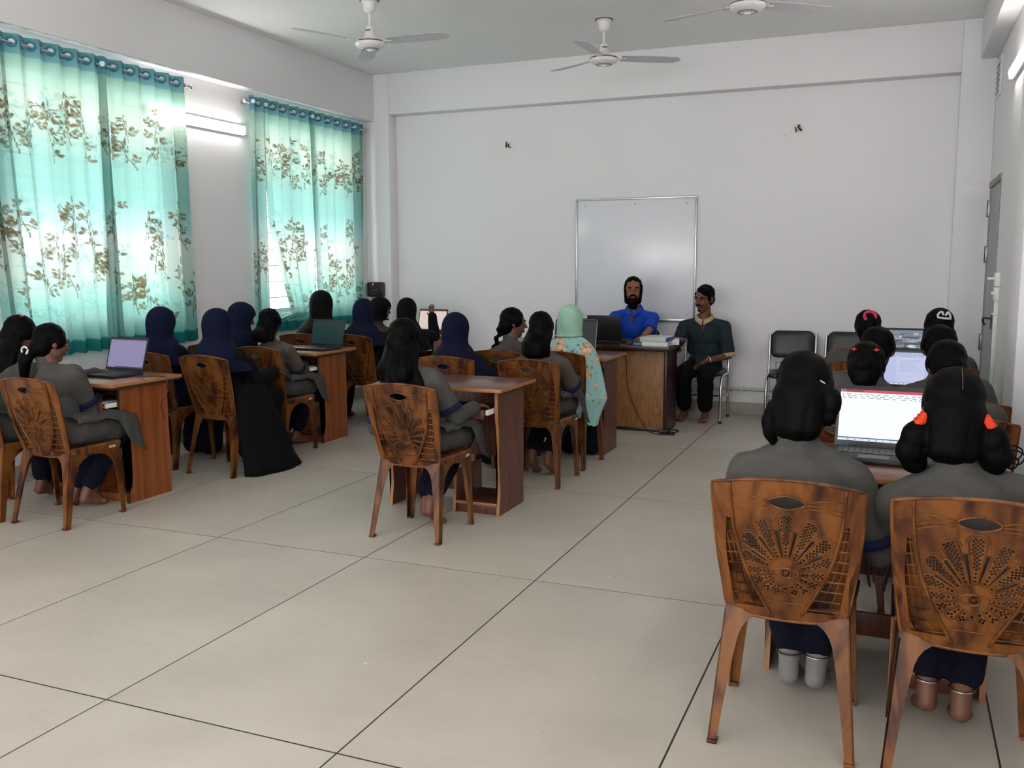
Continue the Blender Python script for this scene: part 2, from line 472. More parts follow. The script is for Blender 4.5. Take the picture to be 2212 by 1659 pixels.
struct(box('ceiling', XL - 0.2, XR + 0.2, YN - 0.2, YF + 0.2, ZC, ZC + 0.1, M['ceiling'], None, 0))
struct(box('wall_back', XL - 0.2, XR + 0.2, YF, YF + 0.15, 0, ZC, M['wall'], None, 0))
bm = bmesh.new(); x_ = XL - 0.2
for (a, b, c, d) in ADDED_NEAR_WINDOWS:
    bbox(bm, x_, a, YN - 0.14, YN, 0, ZC); bbox(bm, a, b, YN - 0.14, YN, 0, c); bbox(bm, a, b, YN - 0.14, YN, d, ZC); x_ = b
bbox(bm, x_, XR + 0.2, YN - 0.14, YN, 0, ZC)
struct(bm_obj('wall_near', bm, M['wall']))

# left wall with its window openings, the one behind the camera added
bm = bmesh.new()
WT = 0.14
wy = sorted(WINDOWS)
y = YN - 0.15
z0, z1 = wy[0][2], wy[0][3]
for (a, b, c, d) in wy:
    bbox(bm, XL - WT, XL, y, a, 0, ZC)
    bbox(bm, XL - WT, XL, a, b, 0, c); bbox(bm, XL - WT, XL, a, b, d, ZC)
    y = b
bbox(bm, XL - WT, XL, y, YF + 0.15, 0, ZC)
struct(bm_obj('wall_left', bm, M['wall']))

# right wall with the door opening, and the pier
bm = bmesh.new()
DY0, DY1, DZ = 7.92, 8.84, 2.12
y = YN - 0.15
for (a, b, c, d) in ADDED_RIGHT_WINDOWS:
    bbox(bm, XR, XR + 0.14, y, a, 0, ZC); bbox(bm, XR, XR + 0.14, a, b, 0, c); bbox(bm, XR, XR + 0.14, a, b, d, ZC); y = b
bbox(bm, XR, XR + 0.14, y, DY0, 0, ZC); bbox(bm, XR, XR + 0.14, DY1, YF + 0.15, 0, ZC); bbox(bm, XR, XR + 0.14, DY0, DY1, DZ, ZC)
struct(bm_obj('wall_right', bm, M['wall']))
struct(box('trim_1', 0.54, XR, 5.06, 5.49, 0, ZC - 0.33, M['wall'], None, 0.006))            # pier on the right wall
struct(box('trim_2', XL, -5.12, 8.88, YF, 0, ZC, M['wall'], None, 0.008))                     # back left column
struct(box('trim_3', 0.41, XR, 8.88, YF, 0, ZC, M['wall'], None, 0.008))                      # back right column
struct(box('trim_4', -5.12, 0.41, 8.885, YF, 3.045, ZC, M['beam'], None, 0.006))              # back beam
struct(box('trim_5', XL, -5.295, YN, 8.88, 2.98, ZC, M['beam'], None, 0.008))                 # left beam
struct(box('trim_6', 0.548, XR, YN, 8.88, 3.135, ZC, M['beam'], None, 0.008))                 # right beam
struct(box('baseboard_back', -5.12, 0.41, YF - 0.012, YF, 0, 0.118, M['baseboard'], None, 0.002))
struct(box('baseboard_left', XL, XL + 0.012, YN, 8.88, 0, 0.118, M['baseboard'], None, 0.002))
struct(box('baseboard_right', XR - 0.012, XR, 5.49, DY0, 0, 0.118, M['baseboard'], None, 0.002))

# windows: frame, panes, horizontal grille bars
def window(i, a, b, c, d):
    w = struct(empty('window_%d' % i, (XL - 0.06, (a + b) / 2, c)))
    W = (b - a) / 2; H = d - c
    for (y0, y1, zz0, zz1) in ((-W, -W + 0.045, 0, H), (W - 0.045, W, 0, H), (-W, W, 0, 0.045), (-W, W, H - 0.045, H), (-W, W, H * 0.72, H * 0.72 + 0.035)):
        box('frame_bar', -0.03, 0.03, y0, y1, zz0, zz1, M['alu'], w)
    for k in (-1, 0, 1):
        if k: box('frame_bar', -0.02, 0.02, k * W / 3 - 0.02, k * W / 3 + 0.02, 0.045, H - 0.045, M['alu'], w)
    for k in range(3):
        y0 = -W + 0.05 + k * 2 * W / 3; y1 = y0 + 2 * W / 3 - 0.05
        box('pane', -0.006, -0.002, y0, y1, 0.045, H * 0.72, M['glass'], w, 0)
        box('pane', -0.006, -0.002, y0, y1, H * 0.72 + 0.035, H - 0.045, M['glass'], w, 0)
    nb = int(H / 0.14)
    for k in range(1, nb):
        tube('grille_bar', [(0.035, -W, k * H / nb), (0.035, W, k * H / nb)], 0.006, M['steel'], w, 6)
    return w
for i, w in enumerate(WINDOWS): window(i + 1, *w)
for i, (a, b, c, d) in enumerate(ADDED_NEAR_WINDOWS):  # added unseen windows, built like the visible ones
    w = window(len(WINDOWS) + 1 + i, a, b, c, d); w.location = ((a + b) / 2, YN - 0.06, c); w.rotation_euler = (0, 0, PI / 2)
for i, (a, b, c, d) in enumerate(ADDED_RIGHT_WINDOWS):
    w = window(len(WINDOWS) + 3 + i, a, b, c, d); w.location = (XR + 0.06, (a + b) / 2, c); w.rotation_euler = (0, 0, PI)

# curtains -----------------------------------------------------------
def leaf_print(width, height, ns, nz, seed):
    """colour of the printed cloth as an (nz, ns, 3) array, row 0 at the top"""
    r = np.random.default_rng(seed)
    s = np.linspace(0, width, ns); h = np.linspace(0, height, nz); t = h / height
    key = [(0.0, (136, 198, 204)), (0.058, (136, 198, 204)), (0.062, (176, 232, 216)), (0.20, (214, 240, 224)), (0.30, (190, 236, 222)), (0.37, (160, 218, 210)),
           (0.47, (156, 216, 209)), (0.55, (186, 232, 228)), (0.62, (218, 238, 232)), (0.74, (204, 236, 224)), (0.84, (160, 224, 214)), (0.90, (158, 214, 207)), (0.955, (138, 214, 204)), (0.96, (44, 138, 138)), (1.0, (44, 138, 138))]
    ks = np.array([k[0] for k in key]); kc = np.array([srgb(*k[1]) for k in key])
    img = np.stack([np.interp(t, ks, kc[:, i]) for i in range(3)], -1)[:, None, :].repeat(ns, 1)
    ds = width / (ns - 1); dh = height / (nz - 1)
    def stamp(cx, cy, a, b, ang, col, al):
        R_ = max(a, b)
        i0, i1 = int((cx - R_) / ds), int((cx + R_) / ds) + 2; j0, j1 = int((cy - R_) / dh), int((cy + R_) / dh) + 2
        i0, j0 = max(i0, 0), max(j0, 0); i1, j1 = min(i1, ns), min(j1, nz)
        if i1 <= i0 or j1 <= j0: return
        X, Y = np.meshgrid(s[i0:i1] - cx, h[j0:j1] - cy)
        u = X * math.cos(ang) + Y * math.sin(ang); v = -X * math.sin(ang) + Y * math.cos(ang)
        q = np.abs(u / a) ** 1.7 + np.abs(v / b) ** 1.7
        m = np.clip((1.15 - q) / 0.3, 0, 1)[..., None] * al
        m = m * (0.75 + 0.25 * np.clip(np.abs(v) / (b * 0.3), 0, 1))[..., None]
        img[j0:j1, i0:i1] = img[j0:j1, i0:i1] * (1 - m) + np.array(col) * m
    olive = [srgb(116, 102, 62), srgb(100, 94, 66), srgb(132, 114, 68), srgb(84, 92, 72)]
    ghost = [srgb(120, 190, 186), srgb(132, 196, 190)]
    def spray(x, y, size, cols, al, up=-1):
        ang = up * PI / 2 + r.uniform(-0.5, 0.5); L = size; n = int(L / 0.008)
        turn = r.uniform(-1.6, 1.6) / n
        for k in range(n):
            x += 0.008 * math.cos(ang); y += 0.008 * math.sin(ang); ang += turn
            stamp(x, y, 0.007, 0.0032, ang, srgb(92, 100, 80) if al > 0.5 else cols[0], al * 0.9)
            if k > 3 and k % 5 == 0:
                side = 1 if (k // 5) % 2 else -1
                la = ang + side * r.uniform(0.6, 1.1); bl = r.uniform(0.03, 0.075)
                bx, by = x, y; m = int(bl / 0.008)
                for q in range(m):
                    bx += 0.008 * math.cos(la); by += 0.008 * math.sin(la)
                    stamp(bx, by, 0.006, 0.0028, la, srgb(92, 100, 80) if al > 0.5 else cols[0], al * 0.8)
                    if q % 3 == 2 or q == m - 1:
                        for sg in (-1, 1):
                            lo = la + sg * 0.9; c = cols[r.integers(len(cols))]; sz = r.uniform(0.8, 1.2)
                            stamp(bx + 0.019 * math.cos(lo), by + 0.019 * math.sin(lo), 0.0145 * sz, 0.0088 * sz, lo, c, al * r.uniform(0.75, 1))
    for band0, band1, dens in ((0.13, 0.40, 10), (0.47, 0.96, 14.5)):
        for k in range(int(dens * width)):
            spray(r.uniform(0, width), r.uniform(band0 + 0.1, band1) * height, r.uniform(0.16, 0.30), ghost, 0.45)
        for k in range(int(dens * width)):
            spray((k + r.uniform(0, 1)) / dens, r.uniform(band0 + 0.14, band1) * height, r.uniform(0.2, 0.34), olive, 0.95)
    return img

XC = XL + 0.085            # curtain plane
ZT, ZB = 2.935, 0.84
def curtain(name, label, y0t, y1t, y0b, y1b, seed, waves, left_edge=None, wob=0.02):
    root = thing(name, label, 'curtain', (XC, (y0t + y1t) / 2, ZB), 0, 'printed curtains on the window wall')
    H = ZT - ZB; yc = (y0t + y1t) / 2
    lam = (y1t - y0t) / waves; A = 0.03
    flat = (y1t - y0t) * 1.28
    ns, nz = int(flat / 0.0065), int(H / 0.0075)
    img = leaf_print(flat, H, ns, nz, seed)
    r = np.random.default_rng(seed + 50)
    u = np.linspace(0, 1, ns)[None, :]; t = np.linspace(0, 1, nz)[:, None]
    ph = r.uniform(0, 6.28, 6)
    lo = y0t + (y0b - y0t) * t ** 1.4 - yc; hi = y1t + (y1b - y1t) * t ** 1.4 - yc
    if left_edge is not None:
        z = ZT - t * H
        lo = lo + left_edge(z)
    uu = u + 0.012 * np.sin(6.28 * 1.5 * u + ph[0] + 1.2 * t) * t
    yy = lo + (hi - lo) * uu
    th = 2 * PI * waves * (u + 0.02 * t * np.sin(2 * PI * 1.3 * u + ph[1]))
    amp = A * (1 - 0.25 * t + 0.35 * t * np.sin(2 * PI * 2.1 * u + ph[2]))
    xx = amp * np.sin(th) + 0.012 * t * np.sin(9 * u + ph[3])
    yy = yy + 0.012 * np.sin(2 * th) * (1 - 0.4 * t)
    zz = np.broadcast_to((1 - t) * H + 0.006 * t * np.sin(th + ph[4]), xx.shape)
    co = np.stack([np.broadcast_to(xx, (nz, ns)), np.broadcast_to(yy, (nz, ns)), zz], -1).reshape(-1, 3)
    idx = np.arange(ns * nz).reshape(nz, ns)
    q = np.stack([idx[:-1, :-1], idx[1:, :-1], idx[1:, 1:], idx[:-1, 1:]], -1).reshape(-1, 4)
    me = bpy.data.meshes.new('cloth')
    me.vertices.add(len(co)); me.vertices.foreach_set('co', co.astype(np.float32).ravel())
    me.loops.add(q.size); me.loops.foreach_set('vertex_index', q.ravel().astype(np.int32))
    me.polygons.add(len(q)); me.polygons.foreach_set('loop_start', np.arange(0, q.size, 4, dtype=np.int32)); me.polygons.foreach_set('loop_total', np.full(len(q), 4, dtype=np.int32))
    me.update(); me.validate()
    at = me.color_attributes.new('print', 'FLOAT_COLOR', 'POINT')
    at.data.foreach_set('color', np.concatenate([img, np.ones((nz, ns, 1))], -1).astype(np.float32).ravel())
    shade(me)
    mesh_obj('cloth', me, M['curtain'], root)
    # grommets at the zero crossings that face the room
    zg = H - 0.06; j = int((1 - zg / H) * (nz - 1))
    c3 = co.reshape(nz, ns, 3)
    gm = None
    for k in range(int(waves * 2)):
        i = int((k + 0.5 if False else k) / (waves * 2) * (ns - 1)); i = min(max(i, 3), ns - 4)
        p = c3[j, i]; d = c3[j, i + 3] - c3[j, i - 3]; ang = math.atan2(d[1], d[0])
        if gm is None:
            bm = bmesh.new()
            add_tube(bm, [(0.026 * math.cos(a), 0, 0.026 * math.sin(a)) for a in np.linspace(0, 2 * PI, 20, endpoint=False)], 0.0085, 8, False, True)
            o = bm_obj('grommet', bm, M['grommet'], root, True); gm = o.data
            bm = bmesh.new(); add_lathe(bm, [(0.0005, -0.0035), (0.022, -0.0035), (0.022, 0.0035), (0.0005, 0.0035)], 16, Matrix.Rotation(PI / 2, 4, 'X'))
            gh = bm_obj('eyelet_disc', bm, M['eyelet'], o, 40); ghm = gh.data  # pale disc fills the eyelet, standing in for the bright wall behind
        else:
            o = mesh_obj('grommet', gm, None, root); gh = mesh_obj('eyelet_disc', ghm, None, o)
        o.location = p; o.rotation_euler = (0, 0, ang)
    return root

M['eyelet'] = plain('pale_eyelet_disc', (225, 230, 228), 0.3)
def gap(z):
    return 0.27 * np.clip((1.9 - z) / 0.85, 0, 1) ** 1.3 * np.clip((z - 0.95) / 0.05, 0, 1)
curtain('curtain', 'teal leaf-print curtain at the left edge of the picture', 4.16, 5.22, 4.30, 5.25, 11, 7)
curtain('curtain', 'teal leaf-print curtain beside the wall tube light, right half of the larger window', 5.16, 6.03, 5.12, 6.06, 12, 5.5)
curtain('curtain', 'narrow bunched strip of teal curtain left of the bare window gap', 6.83, 7.04, 6.81, 7.03, 13, 1.5)
curtain('curtain', 'teal leaf-print curtain with a bare window gap at its lower left', 7.02, 7.80, 7.06, 7.82, 14, 5, gap)
curtain('curtain', 'teal leaf-print curtain nearest the back wall corner', 7.74, 8.72, 7.78, 8.69, 15, 6)
for (a, b, lab) in ((4.05, 6.08, 'thin metal curtain rod over the larger window'), (6.78, 8.76, 'thin metal curtain rod over the window near the corner')):
    rd = thing('curtain_rod', lab, 'curtain rod', (XC, (a + b) / 2, ZT - 0.06), 0, 'curtain rods')
    L = (b - a) / 2
    tube('rod', [(0, -L, 0), (0, L, 0)], 0.011, M['chrome'], rd, 10)
    for s in (-1, 1):
        lathe('finial', [(0.001, 0), (0.018, 0.004), (0.02, 0.02), (0.001, 0.03)], M['chrome'], rd, 12, Matrix.Translation((0, s * L, 0)) @ Matrix.Rotation(-s * PI / 2, 4, 'X'))
        box('bracket', -0.085, 0.012, s * (L - 0.06) - 0.012, s * (L - 0.06) + 0.012, -0.018, 0.018, M['steel'], rd)

# door in the right wall ----------------------------------------------
dr = struct(empty('door_1', (XR, (DY0 + DY1) / 2, 0)))
h = (DY1 - DY0) / 2
box('door_frame', -0.012, 0.12, -h, h, DZ - 0.05, DZ, M['door_frame'], dr)
box('door_frame', -0.004, 0.12, -h, -h + 0.035, 0, DZ - 0.05, M['door_frame'], dr)
box('door_frame', -0.004, 0.12, h - 0.035, h, 0, DZ - 0.05, M['door_frame'], dr)
box('door_leaf', 0.0, 0.04, -h + 0.04, h - 0.04, 0.012, DZ - 0.06, M['door'], dr)
for z in (0.78, 1.52, 1.9):
    hg = box('hinge', -0.016, 0.006, h - 0.055, h - 0.02, z - 0.065, z + 0.065, M['steel'], dr, 0.002)
    tube('hinge_pin', [(-0.016, h - 0.036, z - 0.07), (-0.016, h - 0.036, z + 0.07)], 0.007, M['dark_metal'], hg, 8)
lt = box('latch_plate', -0.006, 0.0, -h + 0.1, -h + 0.16, 0.94, 1.06, M['dark_metal'], dr, 0.001)
tube('latch_handle', spline([(-0.006, -h + 0.12, 1.02), (-0.05, -h + 0.15, 1.025), (-0.055, -h + 0.2, 1.0), (-0.04, -h + 0.21, 0.965)], 5), 0.008, M['dark_metal'], lt, 8)

# electrical boxes with conduit on the right wall
sw = thing('switch_box', 'white two-gang socket box with plugs on right wall beside grey door', 'socket', (XR, 7.63, 1.18))
box('back_box', -0.032, 0, -0.07, 0.07, 0.0, 0.095, M['white_plastic'], sw, 0.004)
box('back_box', -0.032, 0, -0.07, 0.07, 0.1, 0.2, M['white_plastic'], sw, 0.004)
for z, l in ((0.05, 0.02), (0.155, 0.05)):
    bm = bmesh.new(); add_tube(bm, [(-0.03, 0, z), (-0.03 - l, 0, z)], 0.011, 10)
    bm_obj('plug', bm, M['white_plastic'], sw, 40)
cd = thing('wall_conduit', 'vertical white cable conduit below the socket box by the door', 'conduit', (XR, 7.63, 0.12))
box('channel', -0.028, 0, -0.055, -0.015, 0, 1.06, M['white_plastic'], cd, 0.003)
for z in (0.42, 0.95): box('saddle_clip', -0.036, 0, -0.06, 0.05, z, z + 0.014, M['white_plastic'], cd, 0.003)
vt = thing('wall_vent', 'small grey ventilator slit high on the right wall', 'vent', (XR, 8.62, 2.78))
box('vent_frame', -0.01, 0, -0.17, 0.17, 0, 0.3, M['white_plastic'], vt, 0.003)
for k in range(6): box('vent_slat', -0.016, -0.008, -0.14, 0.14, 0.03 + k * 0.042, 0.05 + k * 0.042, M['steel'], vt, 0.002)

# conduit along the foot of the back wall
pp = thing('floor_conduit', 'grey horizontal pipe along the foot of back wall', 'pipe', (-1.9, YF - 0.03, 0.25))
tube('pipe', [(-3.1, 0, 0), (2.25, 0, 0)], 0.017, M['conduit'], pp, 10)
for x in (-2.4, -1.0, 0.55, 1.9): box('pipe_clip', x - 0.012, x + 0.012, -0.022, 0.03, -0.024, 0.024, M['conduit'], pp, 0.003)
jb = thing('junction_box', 'small white junction box with plug on back wall behind the seated dark polo', 'socket', (-1.78, YF, 0.22))
box('back_box', -0.06, 0.05, -0.045, 0, 0, 0.11, M['white_plastic'], jb, 0.006)
box('plug', 0.06, 0.17, -0.08, -0.0, 0.02, 0.09, M['white_plastic'], jb, 0.012)
pl = thing('floor_conduit', 'grey horizontal pipe low on the left wall under the first desk', 'pipe', (XL + 0.025, 5.2, 0.33))
tube('pipe', [(0, -2.4, 0), (0, 3.5, 0)], 0.02, M['conduit'], pl, 10)
box('pipe_clip', -0.025, 0.024, -0.7, -0.6, -0.03, 0.03, M['conduit'], pl, 0.004)

# wall hooks on the back wall
for x, lab, k in ((-3.81, 'small dark twisted hook left on the back wall', 0), (-0.898, 'small dark twisted hook right on the back wall', 1)):
    hk = thing('wall_hook', lab, 'hook', (x, YF, 2.672), 0, 'hooks on the back wall')
    s = 1 if k else -1
    tube('hook_wire', spline([(0.015 * s, 0, -0.012), (0.0, -0.03, 0.0), (-0.012 * s, -0.05, 0.022), (0.005, -0.055, 0.03)], 4), 0.008, M['dark_metal'], hk, 7)
    tube('hook_wire', spline([(-0.035 * s, 0, -0.02), (-0.03 * s, -0.04, -0.012), (-0.038 * s, -0.05, 0.015)], 4), 0.006, M['dark_metal'], hk, 7)
    lathe('hook_plug', [(0.001, -0.004), (0.014, 0.0), (0.012, 0.012), (0.001, 0.014)], M['steel'], hk, 10, Matrix.Rotation(PI / 2, 4, 'X'))

# whiteboard
wb = thing('whiteboard', 'square whiteboard with thin metal frame on the back wall', 'whiteboard', (-2.437, YF, 0.895))
box('panel', -0.60, 0.60, -0.012, -0.002, 0.01, 1.195, M['board'], wb, 0.001)
for (x0, x1, z0_, z1_, n) in ((-0.615, 0.615, 1.19, 1.208, 'frame_bar'), (-0.615, -0.597, 0, 1.19, 'frame_bar'), (0.597, 0.615, 0, 1.19, 'frame_bar')):
    box(n, x0, x1, -0.022, 0, z0_, z1_, M['alu'], wb, 0.003)
box('pen_tray', -0.615, 0.615, -0.04, 0, -0.008, 0.02, M['alu'], wb, 0.004)
for x, z in ((-0.52, 1.14), (0.0, 1.15), (0.52, 1.14), (-0.53, 0.06), (0.53, 0.06)):
    lathe('screw', [(0.001, 0), (0.008, 0.001), (0.006, 0.004), (0.001, 0.005)], M['steel'], wb, 10, Matrix.Translation((x, -0.011, z)) @ Matrix.Rotation(PI / 2, 4, 'X'))

# black charger on the left column
dv = thing('wall_charger', 'black box with red light and cables on the left corner column', 'charger', (-5.30, 8.88, 1.10))
box('case', -0.105, 0.105, -0.055, 0, 0, 0.165, M['black_plastic'], dv, 0.02)
box('cover_plate', -0.09, 0.09, -0.06, -0.05, 0.02, 0.145, M['black_rubber'], dv, 0.004)
box('indicator', -0.025, -0.013, -0.064, -0.058, 0.135, 0.147, M['led_red'], dv, 0.002)
box('logo_mark', 0.0, 0.035, -0.0625, -0.0595, 0.075, 0.083, M['laptop_silver'], dv, 0.001)
for x in (-0.06, -0.035, 0.075):
    tube('cord', spline([(x, -0.03, 0.01), (x + 0.004, -0.03, -0.1), (x - 0.006, -0.02, -0.3), (x + 0.01, -0.015, -0.55)], 5), 0.004, M['cable'], dv, 6)

# tube lights: batten, lit tube, end caps
def tube_light(name, label, loc, rz, L=1.2):
    t = thing(name, label, 'tube light', loc, rz, 'wall tube lights')
    box('batten', -0.022, 0.0, -L / 2, L / 2, -0.044, 0.044, M['white_metal'], t, 0.004)
    bm = bmesh.new(); n = 10
    add_loft(bm, [[(-0.021 - q * 0.030 * math.sin(PI * k / n), yy, -0.036 * math.cos(PI * k / n)) for k in range(n + 1)] for yy, q in ((-L / 2 + 0.03, 0.7), (-L / 2 + 0.045, 1), (L / 2 - 0.045, 1), (L / 2 - 0.03, 0.7))])
    bm_obj('diffuser', bm, M['tube_on'], t, 40)
    for s in (-1, 1):
        box('end_cap', -0.046, -0.002, s * L / 2 - 0.026, s * L / 2 + 0.026, -0.042, 0.042, M['white_plastic'], t, 0.012)
    return t
tube_light('tube_light', 'lit white tube light between the two curtained windows', (XL, 6.24, 2.63), PI)
tube_light('tube_light', 'lit white tube light at the right picture edge', (XR, 6.80, 2.74), 0)
tube_light('tube_light', 'added unseen tube light on the right wall beside the foreground desk', (XR, 3.4, 2.74), 0)  # from here on: out-of-frame tubes added to even out the room light
tube_light('tube_light', 'added unseen tube light on the right wall close to the camera', (XR, 1.2, 2.98), 0)
tube_light('tube_light', 'added unseen tube light on the left wall level with the camera', (XL, 0.4, 2.63), PI)
tube_light('tube_light', 'added unseen short tube light on the left wall before the first curtain', (XL, 3.88, 2.63), PI, 0.55)

# ceiling fans
def blade_mesh():
    bm = bmesh.new(); rings = []
    for k in range(13):
        t = k / 12; x = 0.15 + t * 0.51
        w = 0.052 + 0.016 * math.sin(t * PI * 0.8); 
        if t > 0.92: w *= math.sqrt(max(0.05, 1 - ((t - 0.92) / 0.085) ** 2))
        tw = -math.radians(13 - 5 * t); ring = []
        for (a, b) in ((-1, -0.0015), (1, -0.0015), (1, 0.0015), (-1, 0.0015)):
            ring.append((x, a * w * math.cos(tw), a * w * math.sin(tw) + b + 0.004 * (1 - a * a)))
        rings.append(ring)
    add_loft(bm, rings)
    return bm
def make_fan():
    f = empty('ceiling_fan', (0, 0, 0))
    lathe('canopy', [(0.001, 0), (0.062, 0), (0.064, -0.012), (0.05, -0.02), (0.046, -0.07), (0.03, -0.092), (0.012, -0.1)], M['fan_white'], f, 20)
    lathe('canopy_plate', [(0.001, 0), (0.076, 0), (0.076, -0.006), (0.001, -0.006)], M['fan_trim'], f, 20)
    tube('down_rod', [(0, 0, -0.05), (0, 0, -0.25)], 0.0095, M['fan_white'], f, 10)
    lathe('shroud', [(0.012, -0.185), (0.03, -0.20), (0.034, -0.24), (0.05, -0.275), (0.06, -0.29), (0.03, -0.295)], M['fan_white'], f, 24)
    m = lathe('motor', [(0.03, -0.286), (0.075, -0.29), (0.108, -0.302), (0.118, -0.318), (0.116, -0.335), (0.1, -0.352), (0.06, -0.366), (0.03, -0.37), (0.001, -0.371)], M['fan_white'], f, 32)
    lathe('trim_ring', [(0.100, -0.300), (0.1185, -0.312), (0.1195, -0.318), (0.1, -0.322)], M['fan_trim'], m, 32)
    lathe('trim_ring', [(0.062, -0.3645), (0.068, -0.3645), (0.066, -0.3675), (0.06, -0.3675)], M['steel'], m, 24)
    lathe('bottom_cap', [(0.001, -0.368), (0.024, -0.368), (0.02, -0.38), (0.001, -0.383)], M['fan_white'], m, 16)
    box('name_mark', -0.02, 0.02, -0.0345, -0.030, -0.232, -0.222, M['fan_trim'], f, 0.0005)
    bl = None
    for k in range(3):
        if bl is None: b = bm_obj('blade', blade_mesh(), M['fan_blade'], f, 40); bl = b.data
        else: b = mesh_obj('blade', bl, None, f)
        b.location = (0, 0, -0.31); b.rotation_euler = (0, 0, 2 * PI * k / 3)
        bm = bmesh.new(); bbox(bm, 0.095, 0.19, -0.022, 0.022, -0.008, -0.002, 0.002)
        bm_obj('blade_arm', bm, M['fan_white'], b, 40)
    return f
M['fan_blade'] = plain('fan_blade_enamel', (196, 194, 200), 0.35)
fan = make_fan()
FANS = [((-3.856, 6.435), 4, 'white ceiling fan nearest the curtained windows'), ((-2.361, 7.694), 30, 'white ceiling fan in front of the whiteboard wall'), ((-1.007, 6.506), 40, 'white ceiling fan cut off by the top of the picture')]
for i, ((x, y), a, lab) in enumerate(FANS):
    o = fan if i == 0 else copy_tree(fan)
    o.location = (x, y, ZC); o.rotation_euler = (0, 0, math.radians(a)); tag(o, lab, 'ceiling fan', 'ceiling fans')
# ------------------------------------------------------------------ moulded plastic chairs
def back_y(x, z):
    t = (z - 0.40) / 0.44
    return 0.075 - 0.135 * t + 0.03 * t * t * 0.5 + 0.55 * x * x

def back_half_width(z):
    return float(np.interp(z, [0.39, 0.43, 0.50, 0.58, 0.66, 0.74, 0.80, 0.835], [0.178, 0.178, 0.186, 0.197, 0.205, 0.210, 0.2125, 0.2125]))
def panel_half_width(z):
    return float(np.interp(z, [0.40, 0.44, 0.48, 0.53, 0.60, 0.68, 0.76, 0.84], [0.040, 0.060, 0.080, 0.104, 0.130, 0.148, 0.157, 0.160]))
def top_z(x): return 0.845 - 0.62 * x * x
def bot_z(x): return 0.388 + 0.30 * x * x

FC = (0.0, 0.552)           # centre of the carved flower
PETALS = []                 # angle from up, r0, r1, half width
for a, r1, w in ((0, .188, .0200), (24, .182, .0205), (47, .165, .0200), (69, .138, .0165), (91, .112, .0145), (113, .098, .0130), (136, .088, .0115), (158, .078, .0105)):
    for s in ((1,) if a == 0 else (1, -1)): PETALS.append((s * a, .050 if a < 80 else .042, r1, w))
PETALS.append((180, .046, .066, .0075))
def petal_outline(a, r0, r1, w, grow=0.0, n=10):
    c, s_ = math.cos(math.radians(a)), math.sin(math.radians(a)); P = []
    pts = [(-0.0035 - grow, r0 - grow), (-w * 0.62 - grow, r0 + (r1 - r0) * 0.45)]
    for k in range(n + 1):
        th = PI - PI * k / n
        pts.append(((w + grow) * math.cos(th), r1 - w + (w + grow) * math.sin(th)))
    pts += [(w * 0.62 + grow, r0 + (r1 - r0) * 0.45), (0.0035 + grow, r0 - grow)]
    for (u, v) in pts: P.append((FC[0] + u * c + v * s_, FC[1] - u * s_ + v * c))
    return P
def petal_holes(a, r0, r1, w):
    c, s_ = math.cos(math.radians(a)), math.sin(math.radians(a)); out = []
    p = 0.0118; hs = 0.0045
    nv = int((r1 - r0) / (p / 2)) + 1
    for j in range(nv):
        v = r0 + 0.007 + j * p / 2
        for i in range(-4, 5):
            u = i * p + (p / 2 if j % 2 else 0)
            hw = float(np.interp(v, [r0, r0 + (r1 - r0) * 0.45, r1 - w, r1], [0.0035, w * 0.62, w, 0.0]))
            if v > r1 - w: hw = math.sqrt(max(0, w * w - (v - r1 + w) ** 2))
            if abs(u) + hs * 0.75 > hw or v + hs > r1: continue
            out.append([(FC[0] + (u + du) * c + (v + dv) * s_, FC[1] - (u + du) * s_ + (v + dv) * c) for du, dv in ((0, -hs), (hs, 0), (0, hs), (-hs, 0))])
    return out
SLOTS = [(s * a, r0, r1) for a, r0, r1 in ((11.5, .052, .140), (34, .056, .136), (57, .062, .118)) for s in (1, -1)]
def slot_outline(a, r0, r1, grow=0.0):
    c, s_ = math.cos(math.radians(a)), math.sin(math.radians(a))
    w0, w1 = 0.0016 + grow, 0.0052 + grow
    pts = [(-w0, r0 - grow), (-w1, r1 - w1)] + [(w1 * math.cos(t), r1 - w1 + w1 * math.sin(t)) for t in (2.3, 1.57, 0.8)] + [(w1, r1 - w1), (w0, r0 - grow)]
    return [(FC[0] + u * c + v * s_, FC[1] - u * s_ + v * c) for u, v in pts]

def ellipse(cx, cz, a, b, n=24): return [(cx + a * math.cos(2 * PI * k / n), cz + b * math.sin(2 * PI * k / n)) for k in range(n)]
def handle_eye(grow=0.0, n=28):
    out = []
    for k in range(n):
        t = 2 * PI * k / n; c, s = math.cos(t), math.sin(t)
        out.append(((0.049 + grow) * c, 0.776 + (0.0185 + grow) * s * (1 - 0.25 * abs(c))))
    return out

def outline_back():
    P = []
    xs_ = np.linspace(-0.195, 0.195, 17)
    for x in xs_: P.append((x, top_z(x)))
    P.append((0.2105, 0.8185)); P.append((0.2125, 0.812))
    for z in np.linspace(0.79, 0.43, 12): P.append((back_half_width(z), z))
    for x in np.linspace(0.165, -0.165, 11): P.append((x, bot_z(x)))
    for z in np.linspace(0.43, 0.79, 12): P.append((-back_half_width(z), z))
    P.append((-0.2125, 0.812)); P.append((-0.2105, 0.8185))
    return P
def side_window(s):
    """opening between the central panel and the outer frame, filled by the ribbed grid"""
    L = [(s * (panel_half_width(z) + 0.007), z) for z in np.linspace(0.712, 0.425, 12)]
    R_ = [(s * (back_half_width(z) - (0.026 if z < 0.6 else 0.026 + (z - 0.6) * 0.10)), z) for z in np.linspace(0.425, 0.712, 12)]
    L = [p for p in L]; 
    return L + [(x if s * x > s * L[0][0] - 1 else x, z) for x, z in R_]

